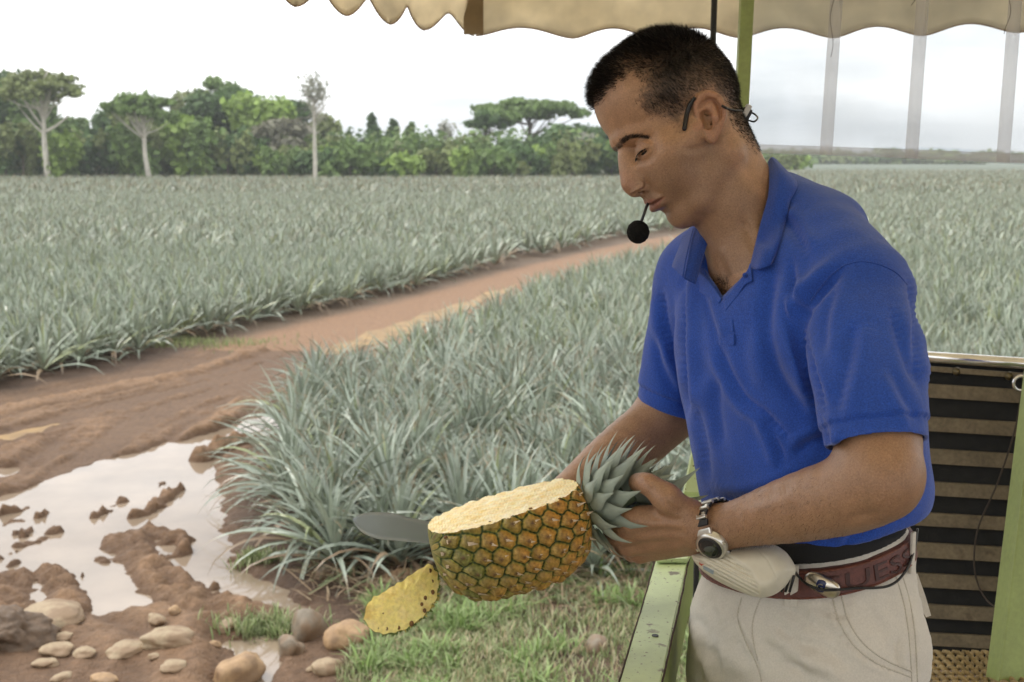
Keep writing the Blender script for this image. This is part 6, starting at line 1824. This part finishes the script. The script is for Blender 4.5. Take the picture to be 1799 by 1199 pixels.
# ================================================================== falling slice of rind
slc = empty('pineapple_slice', wp(706, 1055, 1.50), 'thin yellow slice with a green rind edge falling below the pineapple', 'pineapple slice')
out_ = [(638, 1088), (645, 1064), (656, 1050), (672, 1042), (690, 1030), (706, 1021), (728, 1006), (752, 992), (761, 996), (769, 1010), (770, 1030), (768, 1048), (760, 1064), (748, 1080), (732, 1093), (712, 1106), (690, 1113), (668, 1113), (650, 1104)]
ON = spline(out_+[out_[0]], 180)[:-1]; on = len(ON); cx_, cy_ = ON.mean(0); V = []; F = []
ONj = ON+np.stack((np.sin(np.arange(on)*.55), np.cos(np.arange(on)*.8)), 1)*1.1
rings = 14
def sd_(x, y): return 1.505+.00030*(x-706)-.00022*(y-1055)
for r in range(rings+1):
    q = r/rings
    for i in range(on):
        x = cx_+(ONj[i, 0]-cx_)*q; y = cy_+(ONj[i, 1]-cy_)*q; V.append(pp(x, y, sd_(x, y)+.004*(q**2)+.0012*float(vnoise2(x, y, 9., 4, 2))))
for r in range(rings):
    for i in range(on):
        a = r*on+i; b = r*on+(i+1) % on; F.append((a, b, b+on, a+on))
mesh_obj('flesh', c2w(np.array(V)), F, mat('slice_flesh', (.90, .76, .27), rough=.4, var=[(75, .7, (.86, .70, .30), .45, .62), (240, .12), (34, .5, (.60, .36, .07), .62, .70)], bumps=((300, .5, .0015),), sss=.2, sssr=(1, .6, .2)), slc)
V2 = []; F2 = []; rs = np.random.RandomState(2); C2 = []
for r in range(9):
    q = r/8
    for i in range(on):
        back = 1 if r else 0
        k_ = 1+.030*math.sin(math.pi*(1-q)**.5)*0
        x = cx_+(ONj[i, 0]-cx_)*(1-q*.98)*(1.008); y = cy_+(ONj[i, 1]-cy_)*(1-q*.98)*1.008
        lump = .0022*(.5+.5*math.sin(i*.42+r*2.1))*math.sin(math.pi*min(1, q*2+.1))
        V2.append(pp(x, y, sd_(x, y)+.0042+(.0105*math.sin(min(1, q*2.2)*math.pi/2)+lump)))
        C2.append((.05, .07, .015) if (i//9+r) % 2 else (.22, .12, .03))
for r in range(8):
    for i in range(on):
        a = r*on+i; b = r*on+(i+1) % on; F2.append((a, a+on, b+on, b))
mesh_obj('rind', c2w(np.array(V2)), F2, M_rind, slc, cols=np.array(C2))
# green leafy fringe of the rind along the right-hand edge and brown eye pits
Vb = []; Fb = []; Cb = []
for i in range(on):
    x, y = ONj[i]
    if (x-700)*.75+(y-1055)*.6 < 14: continue
    for s_ in range(2):
        ox, oy = ((x-cx_), (y-cy_)); nn = math.hypot(ox, oy); ox, oy = ox/nn, oy/nn; L_ = rs.uniform(1.5, 6); k = len(Vb); j1, j2 = rs.uniform(-3, 3, 2)
        z = sd_(x, y)+.004+s_*.003
        Vb += [pp(x-oy*2-ox, y+ox*2-oy, z), pp(x+oy*2-ox, y-ox*2-oy, z), pp(x+ox*L_+j1, y+oy*L_+j2, z-.001)]; Fb.append((k, k+1, k+2)); c = (.09, .13, .02) if rs.rand() < .7 else (.32, .26, .05); Cb += [c]*3
mesh_obj('rind_fringe', c2w(np.array(Vb)), Fb, M_rind, slc, cols=np.array(Cb), smooth=False)
m = MB()
for x, y, r in ((755, 1003, .0027), (759, 1022, .0024), (760, 1041, .0026), (747, 1051, .0023), (741, 1062, .0020), (746, 1073, .0022), (723, 1096, .0028), (700, 1103, .0024), (679, 1105, .0022), (673, 1078, .0010), (664, 1104, .0014)):
    d = sd_(x, y)-.0004+.004*min(1, (((x-cx_)/62)**2+((y-cy_)/50)**2)**1.0); m.tube([c2w(pp(x, y, d+.001)), c2w(pp(x, y, d-.0009))], [r, r*.75], 10, sq=1.25)
m.build('eye_pits', M_pit, slc, True)

# ================================================================== wrist watch
WA = ELN-WRN; WA = WA/np.linalg.norm(WA); WC = WRN+WA*.011+np.array((.0, -.002, 0))
wu = np.array((0, 1., 0)); wu = wu-WA*(wu @ WA); wu /= np.linalg.norm(wu); wv = np.cross(WA, wu); wv = wv if wv[2] < 0 else -wv     # wv to camera
watch = empty('wrist_watch', c2w(WC), 'digital watch with a black and silver link band on the near wrist', 'watch')
M_sil = mat('watch_silver', (.66, .65, .60), rough=.3, metal=.85, var=(300, .06)); M_wblk = mat('watch_black', (.012, .012, .013), rough=.45)
M_glass = mat('watch_glass', (.012, .014, .016), rough=.06, spec=.8); M_lcd = mat('watch_lcd', (.075, .085, .075), rough=.25)
def wring(a):        # point on the wrist at angle a (0 = up, 90 = towards the camera)
    o = WC; d = wu*math.cos(a)+wv*math.sin(a)
    h = _bb.ray_cast(Vector(o+d*.06), Vector(-d), .08)
    return (np.array(h[0]) if h[0] is not None else o+d*.026), d
FA = RAD(122)
def wbox(name, a, sz, m_, off=.001, parent=watch, along=0., bev=.0012):
    p, d = wring(a); t = np.cross(WA, d)
    m = MB(); C = p+d*(off+sz[2]/2)+WA*along
    Rm = np.stack((c2w(WA)-c2w(np.zeros(3)), c2w(t)-c2w(np.zeros(3)), c2w(d)-c2w(np.zeros(3))), 1)
    m.box(c2w(C), sz, Rm, bev); return m.build(name, m_, parent)
a = FA-RAD(50); k = 0
while a > FA-RAD(318):
    if k % 2 == 0: wbox('band_link', a, (.0182, .0078, .0030), M_wblk, .0004)
    else:
        o = wbox('band_link', a, (.0178, .0046, .0042), M_sil, .0010)
        for s_ in (-1, 1): wbox('link_lug', a-RAD(4), (.0040, .0040, .0044), M_sil, .0011, o, along=s_*.0055, bev=.0006)
    a -= RAD(9.3); k += 1
p, d = wring(FA); t = np.cross(WA, d); cc = p+d*.003; wd = lambda v: c2w(v)-c2w(np.zeros(3))
def disc(name, r, h0, h1, m_, n=40, sx=1., sy=1., chamf=.8):
    V = []; F = []
    prof = [(0, h1), (r*chamf, h1), (r, h1-.0012), (r*1.02, h0), (0, h0)]
    for q, h in prof[1:4]:
        for i in range(n):
            an = 2*math.pi*i/n; V.append(c2w(cc+WA*q*math.cos(an)*sx+t*q*math.sin(an)*sy+d*h))
    F = [tuple(range(n))]+[(r_*n+i, (r_+1)*n+i, (r_+1)*n+(i+1) % n, r_*n+(i+1) % n) for r_ in range(2) for i in range(n)]
    return mesh_obj(name, np.array(V), F, m_, watch)
disc('case', .0178, -.004, .0050, M_sil, sx=1.02, sy=.98); disc('bezel', .0145, .004, .0064, M_wblk); disc('crystal', .0127, .005, .0070, M_glass); disc('display', .0085, .006, .0073, M_lcd, sx=1.1, sy=.55)
for s_ in (-1, 1):
    wbox('lug', FA-s_*RAD(32), (.0215, .0085, .0048), M_sil, .0006, bev=.002)
    wbox('push_button', FA, (.003, .004, .003), M_sil, .004, along=s_*.0200)

# ================================================================== waist speaker
SP0 = pp(1303, 998, 1.445)
SPO = spline([(1216,972),(1250,965),(1293,960),(1330,957),(1358,957),(1378,968),(1390,982),(1398,998),(1396,1010),(1384,1026),(1366,1042),(1345,1050),(1322,1048),(1279,1031),(1243,1010),(1222,990),(1215,978),(1216,972)], 70)[:-1]
GRL = [(1214,970),(1262,968),(1285,978),(1318,1004),(1332,1030),(1334,1052),(1279,1040),(1230,1005)]
def sp_zc(px, py): return 1.462-.00022*(px-1303)-.00030*(py-998)
gd = np.array((108., 58.)); gd /= np.linalg.norm(gd)
def spk(C):
    px, py = proj(C); z = C[:, 2]; s2 = poly_sd(px, py, [tuple(q) for q in SPO])*z/FPX
    t = np.clip(-s2/.020, 0, 1); ridge = line_d(px, py, [(1285,972),(1320,1000),(1346,1046)])[0]
    h = .010+.026*(1-(1-t)**2.2)
    g = poly_sd(px, py, GRL); q = ((px-1222)*gd[1]-(py-990)*gd[0])/6.4
    groove = sst(2, -3, g)*sst(.15, .6, np.cos(2*np.pi*q))
    h = h-.004*sst(6, -6, g)-.0017*groove-.0009*np.exp(-(line_d(px, py, [(1320,955),(1350,985),(1372,1030),(1376,1040)])[0]/1.3)**2)
    zf = sp_zc(px, py)-h
    d = smax(s2, (zf-z)*.8, .003)
    return smax(d, z-(sp_zc(px, py)+.006), .003)
spkr = empty('waist_speaker', c2w(SP0), 'cream plastic voice amplifier with a ribbed grille worn at the waist', 'speaker')
V, F = sdf_mesh(spk, SP0-np.array((.066, .038, .045)), SP0+np.array((.068, .038, .05)), .0010, block=8, band=.02); V = relax(V, F, 1, .3)
hs = mesh_obj('housing', c2w(V), F[:, ::-1], mat('cream_plastic', (.60, .565, .46), rough=.42, spec=.45, var=[(18, .06), (90, .04)], bumps=((500, .08, .0005),)), spkr)
SPB = bvh_of(V, F)
def sp_on(px, py, off):
    z = snap(SPB, px, py); return wp(px, py, (z or 1.44)-off)
def sticker(name, pts, m_):
    P = [sp_on(x, y, .0012) for x, y in pts]; Q = [sp_on(x, y, -.0005) for x, y in pts]; n = len(P)
    mesh_obj(name, np.array(P+Q), [tuple(range(n))]+[(i, i+n, (i+1) % n+n, (i+1) % n) for i in range(n)], m_, hs, smooth=False)
sticker('badge', [(1236, 994), (1254, 1003), (1253, 1010), (1235, 1000)], mat('badge_blue', (.28, .36, .42), rough=.4))
sticker('red_mark', [(1228, 987), (1231, 991), (1237, 991), (1233, 995), (1229, 992)], mat('mark_red', (.55, .05, .03), rough=.4))
wire = MB()
wp_ = [wp(1396, 1004, 1.452)]
for x, y in ((1402, 1012), (1420, 1028), (1450, 1037), (1500, 1034), (1560, 1030), (1590, 1005), (1606, 965), (1612, 930)):
    z = snap(BVH_P, x, y) or snap(f_belt_full, x, y) or 1.55
    zb = snap(f_belt_full, x, y); z = min(z, zb) if zb else z
    wp_.append(wp(x, y, z-.011 if x < 1600 else z-.004))
wire.tube(spline(wp_, 90), .0016, 7)
tag(wire.build('speaker_wire', mat('black_wire', (.01, .01, .01), rough=.45), None, True), 'thin black wire looping from the waist speaker across the belt and pocket', 'wire')
strap = MB()
for i in range(4):
    q0, q1 = wp(1366+i*7, 1040, 1.432), wp(1374+i*7, 1012, 1.424); strap.tube([q0, q1], .0016, 6)
strap.build('belt_clip', M_wblk, spkr, True)

# ================================================================== headset
hsx = empty('headset', wp(1120, 408, 1.56), 'black headset microphone with a round foam tip held before the chin', 'headset')
M_foam = mat('mic_foam', (.010, .010, .010), rough=.95, spec=.15, var=(700, .4), bumps=((900, .9, .002),)); M_hblk = mat('headset_plastic', (.012, .012, .013), rough=.35)
fc_ = pp(1121, 408, 1.565)
def foam(C): return ell(C, fc_, (.0138, .0142, .0138))+.0004*wob(C, .006, 2, 2).astype(np.float32)
V, F = sdf_mesh(foam, fc_-.02, fc_+.02, .001); mesh_obj('foam_ball', c2w(V), F[:, ::-1], M_foam, hsx)
m = MB(); m.tube([c2w(q) for q in spline([pp(1124, 396, 1.563), pp(1131, 378, 1.56), pp(1137, 361, 1.566), pp(1146, 345, 1.60), pp(1160, 320, 1.66)], 24)], .0019, 8); m.build('boom', M_hblk, hsx, True)
def on_head(x, y, off): 
    r = Vector(pp(x, y, 1.)); h = _bb.ray_cast(r*.8, r.normalized(), 3); return pp(x, y, (h[0].z if h[0] is not None else 1.56)-off)
m = MB(); m.tube([c2w(on_head(x, y, .0030)) for x, y in spline([(1221, 172), (1213, 183), (1207, 200), (1204, 216), (1202, 229)], 20)], [.0022]*4+[.0029]*15+[.0022], 10); m.build('ear_hook', M_hblk, hsx, True)
m = MB(); m.tube([c2w(on_head(x, y, .0022)) for x, y in spline([(1268, 186), (1278, 191), (1290, 194), (1304, 195)], 20)]+[wp(1312, 197, 1.585)], .0016, 8); m.build('neck_band', M_hblk, hsx, True)
m = MB(); m.tube([wp(x, y, 1.59+.012*math.sin(i*.35)) for i, (x, y) in enumerate(spline([(1310, 200), (1322, 199), (1331, 207), (1325, 214), (1314, 211), (1309, 205)], 24))], .0012, 6); m.build('wire_loop', M_hblk, hsx, True)
m = MB(); m.box(wp(1311, 195, 1.580), (.007, .010, .016), np.array(Matrix.Rotation(.5, 3, 'Y')), .0015); m.build('clip', mat('clip_plastic', (.55, .55, .54), rough=.3), hsx)
m = MB(); m.box(wp(1308, 205, 1.583), (.012, .012, .022), np.array(Matrix.Rotation(.45, 3, 'Y')), .003); m.build('rear_housing', M_hblk, hsx)
# ================================================================== the air: thin pale haze over the whole plain
m = MB(); m.box((0, 850, 24), (2600, 2600, 52)); hz = m.build('haze')
hm2 = bpy.data.materials.new('haze'); hm2.use_nodes = True; nt = hm2.node_tree; nt.nodes.remove(nt.nodes['Principled BSDF'])
pv = nt.nodes.new('ShaderNodeVolumePrincipled'); pv.inputs['Color'].default_value = (.90, .93, .95, 1); pv.inputs['Density'].default_value = .00055; pv.inputs['Anisotropy'].default_value = .2
nt.links.new(pv.outputs[0], nt.nodes['Material Output'].inputs['Volume']); hz.data.materials.append(hm2)
tag(hz, 'thin pale haze in the air over the field', 'haze', kind='stuff')
